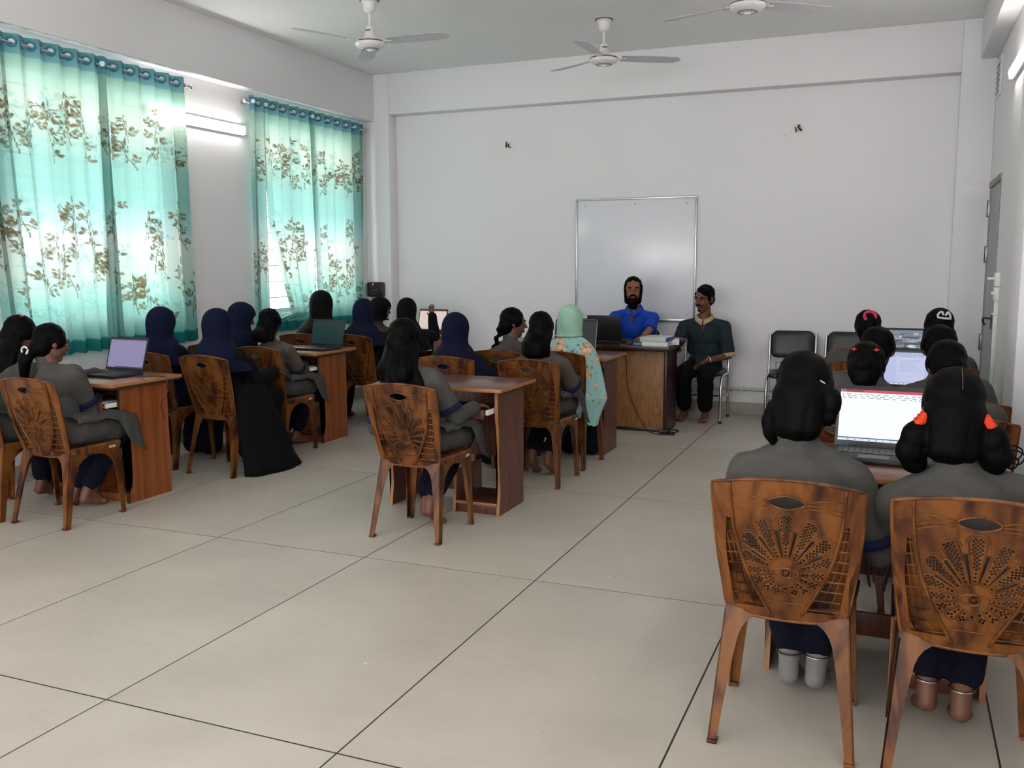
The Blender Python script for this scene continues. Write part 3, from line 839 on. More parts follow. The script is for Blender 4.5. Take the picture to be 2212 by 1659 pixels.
def flat_with_holes(outer, holes, half):
    cu = bpy.data.curves.new('tmp', 'CURVE'); cu.dimensions = '2D'; cu.fill_mode = 'BOTH'; cu.extrude = half
    for P in [outer] + holes:
        sp = cu.splines.new('POLY'); sp.points.add(len(P) - 1)
        for k, (x, z) in enumerate(P): sp.points[k].co = (x, z, 0, 1)
        sp.use_cyclic_u = True
    o = bpy.data.objects.new('tmp', cu); COL.objects.link(o)
    me = evaluated_mesh(o)
    bpy.data.objects.remove(o); bpy.data.curves.remove(cu)
    bm = bmesh.new(); bm.from_mesh(me); bpy.data.meshes.remove(me)
    bmesh.ops.remove_doubles(bm, verts=bm.verts, dist=1e-5)
    for x in np.arange(-0.18, 0.181, 0.045):
        bmesh.ops.bisect_plane(bm, geom=bm.verts[:] + bm.edges[:] + bm.faces[:], plane_co=(x, 0, 0), plane_no=(1, 0, 0))
    for z in np.arange(0.44, 0.84, 0.06):
        bmesh.ops.bisect_plane(bm, geom=bm.verts[:] + bm.edges[:] + bm.faces[:], plane_co=(0, z, 0), plane_no=(0, 1, 0))
    return bm

def bend(bm, dy=0.0):
    for v in bm.verts:
        x, z, d = v.co.x, v.co.y, v.co.z
        v.co = Vector((x, back_y(x, z) - d + dy, z))

def make_chair():
    ch = empty('plastic_chair')
    holes = [handle_eye()]
    for p in PETALS: holes += petal_holes(*p)
    for s in SLOTS: holes.append(slot_outline(*s))
    for k in range(8):       # pierced rosette in the medallion
        a = k * PI / 4; r0, r1 = 0.005, 0.0125
        holes.append([(FC[0] + r * math.cos(a + d), FC[1] + r * math.sin(a + d)) for r, d in ((r0, -0.25), (r1, -0.26), (r1, 0.26), (r0, 0.25))])
    holes += [side_window(1), side_window(-1)]
    bm = flat_with_holes(outline_back(), holes, 0.0035); bend(bm)
    bk = bm_obj('backrest', bm, M['chair'], ch, 35)
    # carved relief: rims standing proud of the rear face
    bm = bmesh.new()
    def rim(P, r=0.002, closed=True, lift=0.0045, seg=5):
        add_tube(bm, [(x, back_y(x, z) - lift, z) for x, z in P], r, seg, True, closed)
    for p in PETALS: rim(petal_outline(*p, grow=0.0025), 0.0017)
    for p in PETALS[:9]: rim(petal_outline(*p, grow=0.0095)[2:-2], 0.0011, False, 0.004)
    for s in SLOTS: rim(slot_outline(*s, grow=0.003), 0.0018)
    rim(ellipse(*FC, 0.036, 0.0165), 0.0026); rim(ellipse(*FC, 0.0155, 0.0155), 0.0018); rim(handle_eye(0.003), 0.0032)
    for s in (-1, 1):
        for z0_, z1_, zz in ((0.779, 0.786, 0.781), (0.772, 0.757, 0.762), (0.762, 0.742, 0.752)):
            rim([(s * (0.052 + 0.1 * t), z0_ + (z1_ - z0_) * t + 0.006 * math.sin(t * PI)) for t in np.linspace(0, 1, 8)], 0.0017, False)
        rim([(s * panel_half_width(z), z) for z in np.linspace(0.825, 0.412, 22)], 0.0042, False, 0.006, 6)
    rim([(x, 0.452 + 0.25 * x * x) for x in np.linspace(-0.062, 0.062, 9)], 0.0022, False)
    bm_obj('carved_relief', bm, M['chair'], bk, True)
    bm = bmesh.new()
    add_tube(bm, [(x, back_y(x, z), z) for x, z in outline_back()], 0.0058, 6, False, True, 1.0)
    bm_obj('rim', bm, M['chair'], bk, True)
    # ribbed side grids, recessed
    for s in (-1, 1):
        bm = bmesh.new(); rows = []
        for z in np.linspace(0.715, 0.418, 10):
            a = panel_half_width(z) - 0.004; b = back_half_width(z) - 0.010
            rows.append([(s * (a + (b - a) * t), back_y(a + (b - a) * t, z) + 0.022, z) for t in (0, 0.33, 0.66, 1)])
        add_loft(bm, rows, False, False, False)
        for z in np.linspace(0.700, 0.432, 9):
            a = panel_half_width(z); b = back_half_width(z) - 0.022
            if b > a + 0.006:
                add_tube(bm, [(s * (a + (b - a) * t), back_y(a + (b - a) * t, z - 0.004 * t) + 0.003, z - 0.004 * t) for t in (0, 0.5, 1)], 0.0024, 5, flat=2.0)
        for q in (0.36, 0.68):
            P = []
            for z in np.linspace(0.715, 0.42, 12):
                a = panel_half_width(z); b = back_half_width(z) - 0.022
                if b > a + 0.006:
                    x = a + (b - a) * q; P.append((s * x, back_y(x, z) + 0.003, z))
            add_tube(bm, P, 0.0018, 5)
        bm_obj('side_grid', bm, M['chair'], bk, 40)
    # seat: rounded shell with an apron
    def ring(w, y0, y1, z, r, n=6):
        P = []
        for cx, cy, a0 in ((w - r, y1 - r, 0), (-w + r, y1 - r, 90), (-w + r, y0 + r, 180), (w - r, y0 + r, 270)):
            for k in range(n + 1):
                a = math.radians(a0 + 90 * k / n); tp = 1.0 - 0.13 * (y1 - cy) / (y1 - y0)
                P.append(((cx + r * math.cos(a)) * tp, cy + r * math.sin(a), z))
        return P
    bm = bmesh.new()
    add_loft(bm, [ring(0.185, 0.11, 0.42, 0.394, .05), ring(0.203, 0.090, 0.45, 0.394, .045), ring(0.206, 0.086, 0.455, 0.425, .045), ring(0.197, 0.095, 0.445, 0.436, .045), ring(0.14, 0.13, 0.38, 0.428, .05), ring(0.07, 0.18, 0.30, 0.425, .03)])
    bm_obj('seat', bm, M['chair'], ch, 40)
    # legs: L-section plates that flare into an arch at the top
    def leg(sx, rear):
        bm = bmesh.new()
        yf = 0.0 if rear else 0.435; d = 1 if rear else -1           # inward direction along y
        def X(z): return sx * (0.207 - 0.016 * z / 0.42) if not rear else sx * ((0.212 - 0.034 * z / 0.42) if z < 0.42 else back_half_width(z))
        def Y(z):
            if not rear: return yf + d * 0.004 * (z / 0.42)
            return (back_y(0.17, 0.42) - 0.005) * (z / 0.42) if z < 0.42 else back_y(0.185, z) - 0.0055
        side = [(0.030, 0.0), (0.037, 0.12), (0.044, 0.24), (0.060, 0.315), (0.075, 0.34), (0.10, 0.362), (0.135, 0.378), (0.185, 0.385), (0.185, 0.40)]
        add_loft(bm, [[(X(z), Y(z), z), (X(z), Y(z) + d * u, z), (X(z) - sx * 0.005, Y(z) + d * u, z), (X(z) - sx * 0.005, Y(z), z)] for u, z in side])
        face = [(0.032, 0.0), (0.041, 0.15), (0.050, 0.28), (0.064, 0.345), (0.09, 0.378), (0.12, 0.388), (0.12, 0.402)] if not rear else \
               [(0.026, 0.0), (0.034, 0.15), (0.042, 0.26), (0.050, 0.33), (0.058, 0.355), (0.070, 0.374), (0.088, 0.388), (0.092, 0.394), (0.060, 0.402), (0.040, 0.42), (0.031, 0.45), (0.026, 0.50), (0.010, 0.56), (0.004, 0.60)]
        add_loft(bm, [[(X(z), Y(z), z), (X(z) - sx * u, Y(z), z), (X(z) - sx * u, Y(z) + d * 0.005, z), (X(z), Y(z) + d * 0.005, z)] for u, z in face])
        bbox(bm, min(X(0), X(0) - sx * 0.03), max(X(0), X(0) - sx * 0.03), min(yf, yf + d * 0.028) - (0.008 if rear else 0), max(yf, yf + d * 0.028), 0.0, 0.012, 0.003)
        bm_obj('leg', bm, M['chair'], ch, 35)
    for sx in (-1, 1):
        leg(sx, True); leg(sx, False)
    bm = bmesh.new()
    for k in range(2):
        for q in range(4):
            y_ = 0.335 + q * 0.012
            bbox(bm, 0.2075, 0.2085, y_, y_ + 0.009, 0.404 + k * 0.008, 0.409 + k * 0.008)
    bm_obj('sticker', bm, M['sticker'], ch)
    return ch
chair0 = make_chair()
_used = [False]
def chair(cx, yr, rz, label):
    if not _used[0]: o = chair0; _used[0] = True
    else: o = copy_tree(chair0)
    o.location = (cx, yr, 0); o.rotation_euler = (0, 0, math.radians(rz))
    tag(o, label, 'chair', 'brown moulded plastic chairs'); return o

CH = dict(
 B=(-4.87, 3.60, 2, 'brown plastic chair at the left picture edge, mostly cut off'),
 A=(-4.39, 3.63, 0, 'brown plastic chair under the white claw clip wearer at lower left'),
 C=(-4.92, 5.05, 0, 'brown plastic chair half hidden behind the lilac laptop desk'),
 D=(-4.36, 5.00, -2, 'brown plastic chair beside the long black gown'),
 W3=(-4.92, 5.72, 0, 'brown plastic chair hidden between two navy hijabs by the wall'),
 E=(-4.44, 5.68, 0, 'brown plastic chair in front of the dark teal laptop desk'),
 N=(-4.93, 6.92, 4, 'brown plastic chair of the tall black hijab by the curtain'),
 F=(-4.40, 6.95, -8, 'brown plastic chair right of the dark teal laptop desk'),
 G4=(-4.74, 7.60, 0, 'brown plastic chair under the wall charger, almost hidden'),
 W6=(-4.32, 7.52, 0, 'brown plastic chair under the black hijab with raised hand'),
 G=(-2.355, 4.16, 0, 'brown plastic chair in front of the empty walnut desk'),
 H=(-2.785, 5.52, 4, 'brown plastic chair of the navy hijab behind the empty walnut desk'),
 I=(-2.185, 5.53, 0, 'brown plastic chair touching the right end of the empty walnut desk'),
 J=(-2.63, 6.04, 6, 'brown plastic chair under the profile sitter with open flower back'),
 K=(-2.20, 6.11, -2, 'brown plastic chair under the floral shawl'),
 L=(-0.265, 2.69, 1, 'large brown plastic chair in the foreground, left of the two'),
 M_=(0.225, 2.65, -1, 'large brown plastic chair at the lower right picture corner'),
 R2a=(-0.20, 3.98, 3, 'brown plastic chair just left of the white document screen'),
 R2b=(0.25, 4.05, 0, 'brown plastic chair between orange scrunchies and the white pier'),
 R3a=(-0.22, 4.52, 0, 'brown plastic chair left of and below the pale blue screen'),
 R3b=(0.27, 4.56, 0, 'brown plastic chair by the wall below the white bow clip'),
 RX=(-0.20, 5.58, 8, 'empty brown plastic chair corner left of the red hair clips'),
 R4a=(-0.24, 6.12, 6, 'brown plastic chair under the pink scrunchie wearer'),
 R4b=(0.25, 6.08, 0, 'brown plastic chair under the white bow clip wearer'))
for k, (x, y, r, lab) in CH.items(): chair(x, y, r, lab)

# ------------------------------------------------------------------ computer desks
def make_desk(name, label, x0, x1, y0, style, top_over=(0.08, 0.09), depth=0.38, tray=True, tray_out=0.1):
    """y0: front of the side panels on the floor"""
    wood, topm, edge = (M['walnut'], M['walnut_top'], M['edge_band']) if style == 'walnut' else (M['cherry'], M['cherry_top'], M['edge_dark'])
    d = thing(name, label, 'desk', ((x0 + x1) / 2, y0, 0), 0, 'computer desks')
    w = (x1 - x0) / 2; T = 0.018; H = 0.735
    tt = box('tabletop', -w - 0.045, w + 0.045, -top_over[0], depth + top_over[1], H, H + 0.021, topm, d, 0.001)
    band = M['edge_band']
    box('edge_band', -w - 0.047, w + 0.047, -top_over[0] - 0.003, -top_over[0] - 0.0005, H, H + 0.0205, band, tt, 0.0008)
    for s in (-1, 1): box('edge_band', min(s * (w + 0.0455), s * (w + 0.048)), max(s * (w + 0.0455), s * (w + 0.048)), -top_over[0], depth + top_over[1], H, H + 0.0205, band, tt, 0.0008)
    if style == 'cherry': box('under_strip', -w - 0.04, w + 0.04, -top_over[0] + 0.006, depth + top_over[1] - 0.01, H - 0.014, H, M['edge_dark'], tt, 0.001)
    if style == 'walnut': F = [(0.0, 0.0), (0.006, 0.05), (0.022, 0.16), (0.022, 0.34), (0.004, 0.5), (-0.012, 0.60), (-0.012, H)]
    else: F = [(0.0, 0.0), (0.0, 0.06), (0.034, 0.13), (0.036, 0.36), (0.02, 0.44), (-0.028, 0.52), (-0.034, 0.58), (-0.034, H)]
    Fs = [(p.x, p.y) for p in spline([(a, b, 0) for a, b in F], 4)]
    def side(xa, nm, hmax=H):
        bm = bmesh.new(); P = [p for p in Fs if p[1] <= hmax + 1e-6]
        poly = P + [(depth, P[-1][1]), (depth, 0.0)]
        prism(bm, poly, lambda u, z: (xa, u, z), lambda u, z: (xa + T, u, z))
        o = bm_obj(nm, bm, wood, d)
        bm = bmesh.new()
        rows = [[(xa - 0.0006, u - 0.0022, z), (xa + T + 0.0006, u - 0.0022, z), (xa + T + 0.0006, u + 0.0008, z), (xa - 0.0006, u + 0.0008, z)] for u, z in P]
        add_loft(bm, rows); bm_obj('edge_band', bm, edge if style == 'walnut' else M['edge_dark'], o)
        return o
    side(-w, 'side_panel'); side(w - T, 'side_panel')
    div = w - 0.30 if style == 'walnut' else w - 0.26
    side(div, 'divider_panel', 0.27)
    box('back_panel', -w + T, w - T, depth - 0.03, depth - 0.015, 0.28, H - 0.002, wood, d, 0.001)
    sh = box('shelf', div + T, w - T, 0.01, depth - 0.02, 0.055, 0.071, wood, d, 0.001)
    box('edge_band', div + T, w - T, 0.007, 0.0098, 0.055, 0.0708, edge, sh, 0.0004)
    box('kick_board', div + T, w - T, 0.022, 0.036, 0.0, 0.055, wood, d, 0.001)
    box('foot_rail', -w + T, div, depth - 0.06, depth - 0.044, 0.05, 0.14, wood, d, 0.001)
    if tray:
        tr = box('keyboard_tray', -w + 0.04, w - 0.045, -tray_out, 0.24, 0.606, 0.622, wood, d, 0.001)
        box('tray_lip', -w + 0.04, w - 0.045, -tray_out - 0.016, -tray_out, 0.586, 0.640, wood, tr, 0.002)
        for s in (-1, 1):
            xa = s * (w - 0.034); box('runner', xa - 0.009, xa + 0.009, -tray_out + 0.01, 0.25, 0.606, 0.634, M['white_plastic'], tr, 0.002)
    return d
make_desk('computer_desk', 'orange-brown computer desk with lilac-screen laptop, front of left column', -4.99, -4.30, 4.21, 'cherry', (0.13, 0.09), 0.36, tray_out=0.12)
make_desk('computer_desk', 'orange-brown computer desk carrying the dark teal laptop', -4.99, -4.30, 6.30, 'cherry', (0.13, 0.09), 0.36, tray_out=0.12)
make_desk('computer_desk', 'brown computer desk with cream-screen laptop near the corner column', -4.92, -4.22, 8.16, 'cherry', (0.08, 0.06), 0.38)
make_desk('computer_desk', 'walnut computer desk with empty top and open shelf in the centre', -2.80, -2.075, 4.785, 'walnut')
make_desk('computer_desk', 'walnut computer desk in front of the floral shawl', -2.76, -2.02, 6.655, 'walnut', (0.10, 0.09), 0.36)
make_desk('computer_desk', 'walnut computer desk in the foreground with bright document laptop', -0.385, 0.33, 3.285, 'walnut', (0.10, 0.09), 0.38)
make_desk('computer_desk', 'walnut computer desk of the second laptop in the right column', -0.33, 0.36, 5.03, 'walnut', (0.05, 0.07), 0.38, tray=False)
make_desk('computer_desk', 'walnut computer desk farthest back in the right column', -0.33, 0.36, 6.75, 'walnut', (0.08, 0.09), 0.38)

# ------------------------------------------------------------------ laptops
E_ = {}
def em(rgb, s=1.0):
    s = s * 0.52
    k = (rgb, s)
    if k not in E_: E_[k] = emit('screen_light', rgb, s)
    return E_[k]
def make_laptop(label, loc, rz, rects, w=0.345, dp=0.235, lid=0.205, ang=104, shell='laptop_black', bezel='laptop_black', edge=None, z=0.757):
    t = thing('laptop', label, 'laptop', (loc[0], loc[1], z), math.radians(rz), 'open laptops')
    # local: user side at -y, hinge at y=0
    b = box('base', -w / 2, w / 2, -dp, 0.0, 0.0, 0.018, M[shell], t, 0.004)
    box('keyboard_deck', -w / 2 + 0.004, w / 2 - 0.004, -dp + 0.004, -0.004, 0.0178, 0.0188, M['laptop_deck'], b, 0.0003)
    bm = bmesh.new()
    nx = 15; kw = (w - 0.04) / nx
    for r in range(6):
        for c in range(nx):
            if r == 5 and 3 < c < 9: continue
            x = -w / 2 + 0.02 + c * kw; y_ = -0.03 - r * 0.0185
            bbox(bm, x + 0.001, x + kw - 0.001, y_ - 0.0165, y_, 0.0186, 0.0208)
    x = -w / 2 + 0.02 + 4 * kw; bbox(bm, x + 0.001, x + 5 * kw - 0.001, -0.139, -0.1225, 0.0186, 0.0208)
    k = bm_obj('keyboard', bm, M['key'], b); k['kind'] = 'stuff'
    box('touchpad', -0.075, 0.03, -dp + 0.014, -dp + 0.082, 0.0187, 0.0192, M['laptop_black'], b, 0.0002)
    a = math.radians(ang)
    L = empty('lid', (0, -0.002, 0.016), 0, t); L.rotation_euler = (-(a - PI / 2), 0, 0)
    # lid local: x across, z up along the lid, -y faces the user
    box('lid_shell', -w / 2, w / 2, 0.0, 0.007, 0.0, lid + 0.02, M[shell], L, 0.003)
    bz = box('bezel', -w / 2 + 0.002, w / 2 - 0.002, -0.0012, 0.0, 0.002, lid + 0.018, M[bezel], L, 0.0005)
    if edge:
        tube('lid_edge', [(-w / 2, 0.003, 0), (-w / 2, 0.003, lid + 0.012), (-w / 2 + 0.008, 0.003, lid + 0.02), (w / 2 - 0.008, 0.003, lid + 0.02), (w / 2, 0.003, lid + 0.012), (w / 2, 0.003, 0)], 0.0042, M[edge], L, 6)
    mats = []; bm = bmesh.new()
    sw, sh = w - 0.022, lid - 0.018
    for i, (x0, x1, z0_, z1_, col, s) in enumerate(rects):
        if (col, s) not in mats: mats.append((col, s))
        y_ = -0.0014 - 0.00004 * (i > 0)
        vs = [bm.verts.new((-sw / 2 + sw * q, y_, 0.022 + sh * p)) for q, p in ((x0, z0_), (x1, z0_), (x1, z1_), (x0, z1_))]
        f = bm.faces.new(vs); f.material_index = mats.index((col, s))
    me = bpy.data.meshes.new('display'); bm.to_mesh(me); bm.free()
    for c in mats: me.materials.append(em(*c))
    mesh_obj('display', me, None, L)
    tube('hinge', [(-w * 0.36, 0.0, 0.004), (w * 0.36, 0.0, 0.004)], 0.006, M['laptop_black'], L, 8)
    return t
def doc_screen(bgc, s, title, bar, page=None):
    R_ = [(0, 1, 0, 1, bgc, s), (0, 1, 0.945, 1, title, s), (0.0, 0.06, 0.955, 0.995, (90, 130, 200), s), (0.06, 0.24, 0.955, 0.995, (60, 60, 66), s), (0, 1, 0.0, 0.045, (226, 232, 240), s), (0, 1, 0.045, 0.066, bar, s)]
    r = np.random.default_rng(3)
    for row in (0.90, 0.865, 0.83):
        x = 0.02
        while x < 0.97:
            l = r.uniform(0.015, 0.06); R_.append((x, min(x + l, 0.98), row, row + 0.012, (120, 122, 136), s)); x += l + r.uniform(0.015, 0.05)
    for k in range(9): R_.append((0.1 + k * 0.075, 0.12 + k * 0.075, 0.012, 0.034, ((70, 90, 140), (60, 60, 70), (90, 140, 200))[k % 3], s))
    if page:
        R_.append((0.28, 0.72, 0.07, 0.8, page, s))
        for k in range(7): R_.append((0.33, 0.33 + r.uniform(0.15, 0.34), 0.7 - k * 0.05, 0.715 - k * 0.05, (160, 160, 176), s))
    return R_
make_laptop('black laptop with bright white document screen on the foreground desk', (-0.02, 3.615), -3, doc_screen((246, 250, 250), 0.95, (196, 60, 72), (50, 90, 140)), 0.352, 0.24, 0.212, 108)
SPH = [(0, 1, 0, 1, (96, 104, 122), 0.9)]
_r2 = np.random.default_rng(8)
for k in range(90):
    cx_, cz_ = _r2.uniform(0, 1), _r2.uniform(0.02, 0.86); w_, h_ = _r2.uniform(0.03, 0.16), _r2.uniform(0.02, 0.09); g_ = int(_r2.choice([46, 70, 98, 130, 168, 206]))
    SPH.append((max(0, cx_ - w_), min(1, cx_ + w_), max(0, cz_ - h_), min(0.9, cz_ + h_), (g_, g_ + 6, min(255, g_ + 18)), 0.9))
SPH += [(0, 1, 0.9, 1, (120, 130, 152), 0.9), (0.02, 0.2, 0.93, 0.97, (210, 214, 224), 0.9)]
make_laptop('laptop with pale blue document screen in the middle of the right column', (0.08, 5.42), -2, doc_screen((196, 204, 244), 0.8, (40, 44, 60), (170, 180, 220), (206, 214, 248)), 0.345, 0.235, 0.205, 104)
make_laptop('laptop with grey landscape picture, farthest in the right column', (0.06, 7.09), -3, SPH, 0.345, 0.235, 0.205, 102)
LIL = [(0, 1, 0, 1, (168, 160, 206), 0.62), (0, 1, 0.96, 1, (150, 130, 160), 0.6), (0, 1, 0.0, 0.05, (74, 74, 100), 0.6), (0.02, 0.22, 0.01, 0.045, (196, 192, 214), 0.6), (0.4, 0.7, 0.015, 0.035, (60, 58, 84), 0.6)]
make_laptop('black laptop with lilac screen on the front left desk', (-4.61, 4.53), -4, LIL, 0.345, 0.235, 0.205, 106)
make_laptop('laptop with dark teal screen on the second left desk', (-4.42, 6.55), -6, [(0, 1, 0, 1, (24, 72, 74), 0.32), (0, 1, 0, 0.3, (20, 64, 68), 0.32), (0, 1, 0.75, 1, (28, 80, 80), 0.32)], 0.345, 0.235, 0.21, 104)
make_laptop('laptop with cream screen that the raised hand points at', (-4.40, 8.42), -6, [(0, 1, 0, 1, (226, 212, 202), 0.85), (0, 1, 0.965, 1, (150, 60, 62), 0.8), (0, 1, 0, 0.06, (196, 186, 184), 0.8), (0, 1, 0.06, 0.07, (120, 112, 112), 0.8)], 0.345, 0.235, 0.215, 104)
make_laptop('dark laptop with silver edge mostly hidden by the floral shawl', (-2.37, 6.99), 2, [(0, 1, 0, 1, (30, 32, 40), 0.2)], 0.345, 0.235, 0.225, 104, 'laptop_deck', 'laptop_black', 'laptop_silver')
tl = make_laptop('black laptop seen from behind on the teacher desk', (-2.40, 7.86), 178, [(0, 1, 0, 1, (190, 200, 220), 0.5)], 0.36, 0.24, 0.215, 104, z=0.762)
bm = bmesh.new(); bbox(bm, 0.125, 0.165, 0.0068, 0.0078, 0.205, 0.232, 0.0004)

bm_obj('sticker', bm, M['cover_white'], [c for c in tl.children if c.name.startswith('lid')][0])

# ------------------------------------------------------------------ teacher desk
td = thing('teacher_desk', 'dark maroon teacher desk with tan plywood front', 'desk', (-2.55, 7.80, 0))
X0, X1 = -0.74, 0.745
box('desktop', X0 - 0.05, X1 + 0.05, -0.14, 0.42, 0.722, 0.76, M['maroon'], td, 0.004)
box('front_panel', X0 + 0.02, X1 - 0.02, 0.0, 0.012, 0.03, 0.70, M['plywood'], td, 0.001)
box('apron', X0, X1, -0.004, 0.012, 0.70, 0.722, M['maroon'], td, 0.001)
for s in (X0, X1 - 0.024): box('side_panel', s, s + 0.024, -0.006, 0.40, 0.0, 0.722, M['maroon'], td, 0.002)
box('plinth', X0, X1, -0.003, 0.014, 0.0, 0.03, M['maroon'], td, 0.002)
for x, z in ((0.30, 0.66), (0.70, 0.6), (0.70, 0.3), (0.70, 0.08), (0.3, 0.06), (-0.2, 0.06)): lathe('nail', [(0.0005, 0), (0.004, 0.0005), (0.0005, 0.002)], M['steel'], td, 8, Matrix.Translation((x, -0.0005, z)) @ Matrix.Rotation(PI / 2, 4, 'X'))

def book(label, loc, rz, w, d, h, cov, spine=None):
    b = thing('book', label, 'book', loc, math.radians(rz), 'books on the teacher desk')
    box('pages', -w / 2 + 0.004, w / 2 - 0.004, -d / 2 + 0.004, d / 2 - 0.004, 0.003, h - 0.003, M['paper'], b, 0.001)
    box('cover', -w / 2, w / 2, -d / 2, d / 2, h - 0.003, h, M[cov], b, 0.0008); box('cover', -w / 2, w / 2, -d / 2, d / 2, 0, 0.003, M[cov], b, 0.0008)
    box('spine', -w / 2 - 0.001, w / 2, -d / 2 - 0.0015, -d / 2 + 0.002, 0, h, M[cov], b, 0.0005)
    if spine: box('spine_print', w / 2 - 0.0005, w / 2 + 0.001, -d / 2 + 0.02, d / 2 - 0.02, 0.006, h - 0.006, M[spine], b, 0.0003)
    return b
book('thick white book at the bottom of the teacher desk stack', (-1.885, 7.78, 0.76), 4, 0.215, 0.28, 0.034, 'cover_white')
book('thick grey-white book with blue end on top of the stack', (-1.885, 7.785, 0.794), -3, 0.225, 0.285, 0.042, 'cover_grey', 'print_blue')
book('thin white booklet leaning out right of the book stack', (-1.775, 7.95, 0.76), 12, 0.08, 0.20, 0.045, 'cover_white')
pc = thing('pencil_case', 'small blue and cyan pouch beside the book stack', 'pouch', (-2.03, 7.72, 0.76), 0.3)
box('pouch', -0.05, 0.05, -0.025, 0.025, 0, 0.022, M['print_cyan'], pc, 0.009); box('pouch_end', 0.03, 0.06, -0.024, 0.024, 0.001, 0.024, M['print_blue'], pc, 0.008)
mo = thing('computer_mouse', 'black computer mouse right of the teacher laptop', 'mouse', (-2.14, 7.80, 0.76), 0.2)
bm = bmesh.new(); bmesh.ops.create_uvsphere(bm, u_segments=14, v_segments=8, radius=1.0)
for v in bm.verts: v.co = Vector((v.co.x * 0.03, v.co.y * 0.052, max(v.co.z, -0.05) * 0.032))
bm_obj('shell', bm, M['black_plastic'], mo, True); box('wheel', -0.004, 0.004, 0.018, 0.034, 0.024, 0.033, M['laptop_deck'], mo, 0.001)
cb = thing('power_cable', 'brown laptop cable hanging down the plywood desk front', 'cable', (-2.2, 7.66, 0))
tube('cord', spline([(0.0, 0.12, 0.765), (0.02, 0.0, 0.768), (0.03, -0.006, 0.72), (0.04, 0.125, 0.62), (0.045, 0.13, 0.45), (0.08, 0.13, 0.30), (0.16, 0.128, 0.12), (0.24, 0.11, 0.02), (0.33, 0.02, 0.006), (0.40, 0.0, 0.006), (0.46, 0.03, 0.006)], 6), 0.0042, M['cable_brown'], cb, 6)
box('plug', 0.45, 0.50, 0.02, 0.05, 0.0, 0.022, M['black_rubber'], cb, 0.006)
pa = thing('power_adapter', 'black power adapter on the floor at the teacher desk corner', 'adapter', (-1.80, 7.74, 0), 0.4)
box('brick', -0.05, 0.05, -0.025, 0.025, 0, 0.035, M['black_plastic'], pa, 0.006)
tube('cord', spline([(0.05, 0, 0.015), (0.10, 0.04, 0.006), (0.14, 0.12, 0.006), (0.08, 0.2, 0.006), (0.13, 0.3, 0.006)], 6), 0.005, M['cable'], pa, 6)

# ------------------------------------------------------------------ black and chrome visitor chairs (facing -y, origin under the seat centre)
def make_visitor():
    v = empty('visitor_chair')
    for s in (-1, 1):
        x = s * 0.205
        tube('rear_leg', spline([(x, 0.20, 0.0), (x, 0.175, 0.22), (x, 0.165, 0.42), (x, 0.19, 0.6), (x, 0.235, 0.80)], 5), 0.0125, M['chrome'], v, 10)
        tube('front_leg', spline([(x, -0.22, 0.0), (x, -0.215, 0.2), (x, -0.20, 0.36), (x, -0.165, 0.415), (x, -0.08, 0.43), (x, 0.165, 0.43)], 5), 0.0125, M['chrome'], v, 10)
        tube('side_stretcher', [(x, -0.215, 0.22), (x, 0.18, 0.22)], 0.009, M['chrome'], v, 8)
        for yy in (0.20, -0.22): lathe('foot_cap', [(0.001, 0), (0.015, 0), (0.015, 0.022), (0.001, 0.022)], M['black_rubber'], v, 10, Matrix.Translation((x, yy, 0)))
    tube('cross_stretcher', [(-0.205, 0.02, 0.22), (0.205, 0.02, 0.22)], 0.009, M['chrome'], v, 8)
    tube('cross_stretcher', [(-0.205, 0.17, 0.40), (0.205, 0.17, 0.40)], 0.01, M['chrome'], v, 8)
    bm = bmesh.new()
    def rr(w, d, z, r, n=5):
        P = []
        for cx, cy, a0 in ((w - r, d - r, 0), (-w + r, d - r, 90), (-w + r, -d + r, 180), (w - r, -d + r, 270)):
            for k in range(n + 1):
                a = math.radians(a0 + 90 * k / n); P.append((cx + r * math.cos(a), cy + r * math.sin(a), z))
        return P
    add_loft(bm, [rr(0.17, 0.18, 0.425, .05), rr(0.192, 0.205, 0.432, .06), rr(0.195, 0.21, 0.455, .06), rr(0.18, 0.195, 0.472, .06), rr(0.12, 0.13, 0.478, .05)])
    bm_obj('seat_cushion', bm, M['leatherette'], v, True)
    bm = bmesh.new()
    Mx = Matrix.Translation((0, 0.222, 0.70)) @ Matrix.Rotation(PI / 2 - 0.17, 4, 'X')
    rows = [[Mx @ Vector(p) for p in rr(w, d, z, r)] for w, d, z, r in ((0.165, 0.095, -0.018, .04), (0.19, 0.118, -0.012, .05), (0.195, 0.122, 0.006, .055), (0.18, 0.108, 0.018, .05), (0.12, 0.07, 0.022, .04))]
    for ring in rows:
        for p in ring: p.z += 0.02 * (1 - (p.x / 0.2) ** 2) * max(0, (p.z - 0.7) / 0.12)
    add_loft(bm, rows); bm_obj('backrest_cushion', bm, M['leatherette'], v, True)
    return v
vc = make_visitor()
for i, (x, y, rz, lab) in enumerate(((-1.655, 8.645, 0, 'black and chrome chair under the dark teal polo wearer'), (-0.865, 8.70, 4, 'empty black and chrome chair, left of the two by the back wall'), (-0.395, 8.72, -3, 'empty black and chrome chair half hidden behind the pink scrunchie'), (-2.32, 8.62, 0, 'black and chrome chair behind the teacher desk, hidden by the blue polo'))):
    o = vc if i == 0 else copy_tree(vc)
    o.location = (x, y, 0); o.rotation_euler = (0, 0, math.radians(rz)); tag(o, lab, 'chair', 'black and chrome visitor chairs')
gj = thing('glass_tumbler', 'clear glass tumbler standing on the empty black chair seat', 'glass', (-0.97, 8.62, 0.477))
lathe('glass_wall', [(0.001, 0), (0.028, 0), (0.034, 0.085), (0.032, 0.085), (0.026, 0.006), (0.001, 0.006)], M['glass'], gj, 16)
lathe('glass_rim', [(0.0335, 0.083), (0.0352, 0.0845), (0.0335, 0.0865), (0.0315, 0.0845)], M['steel'], gj, 16)
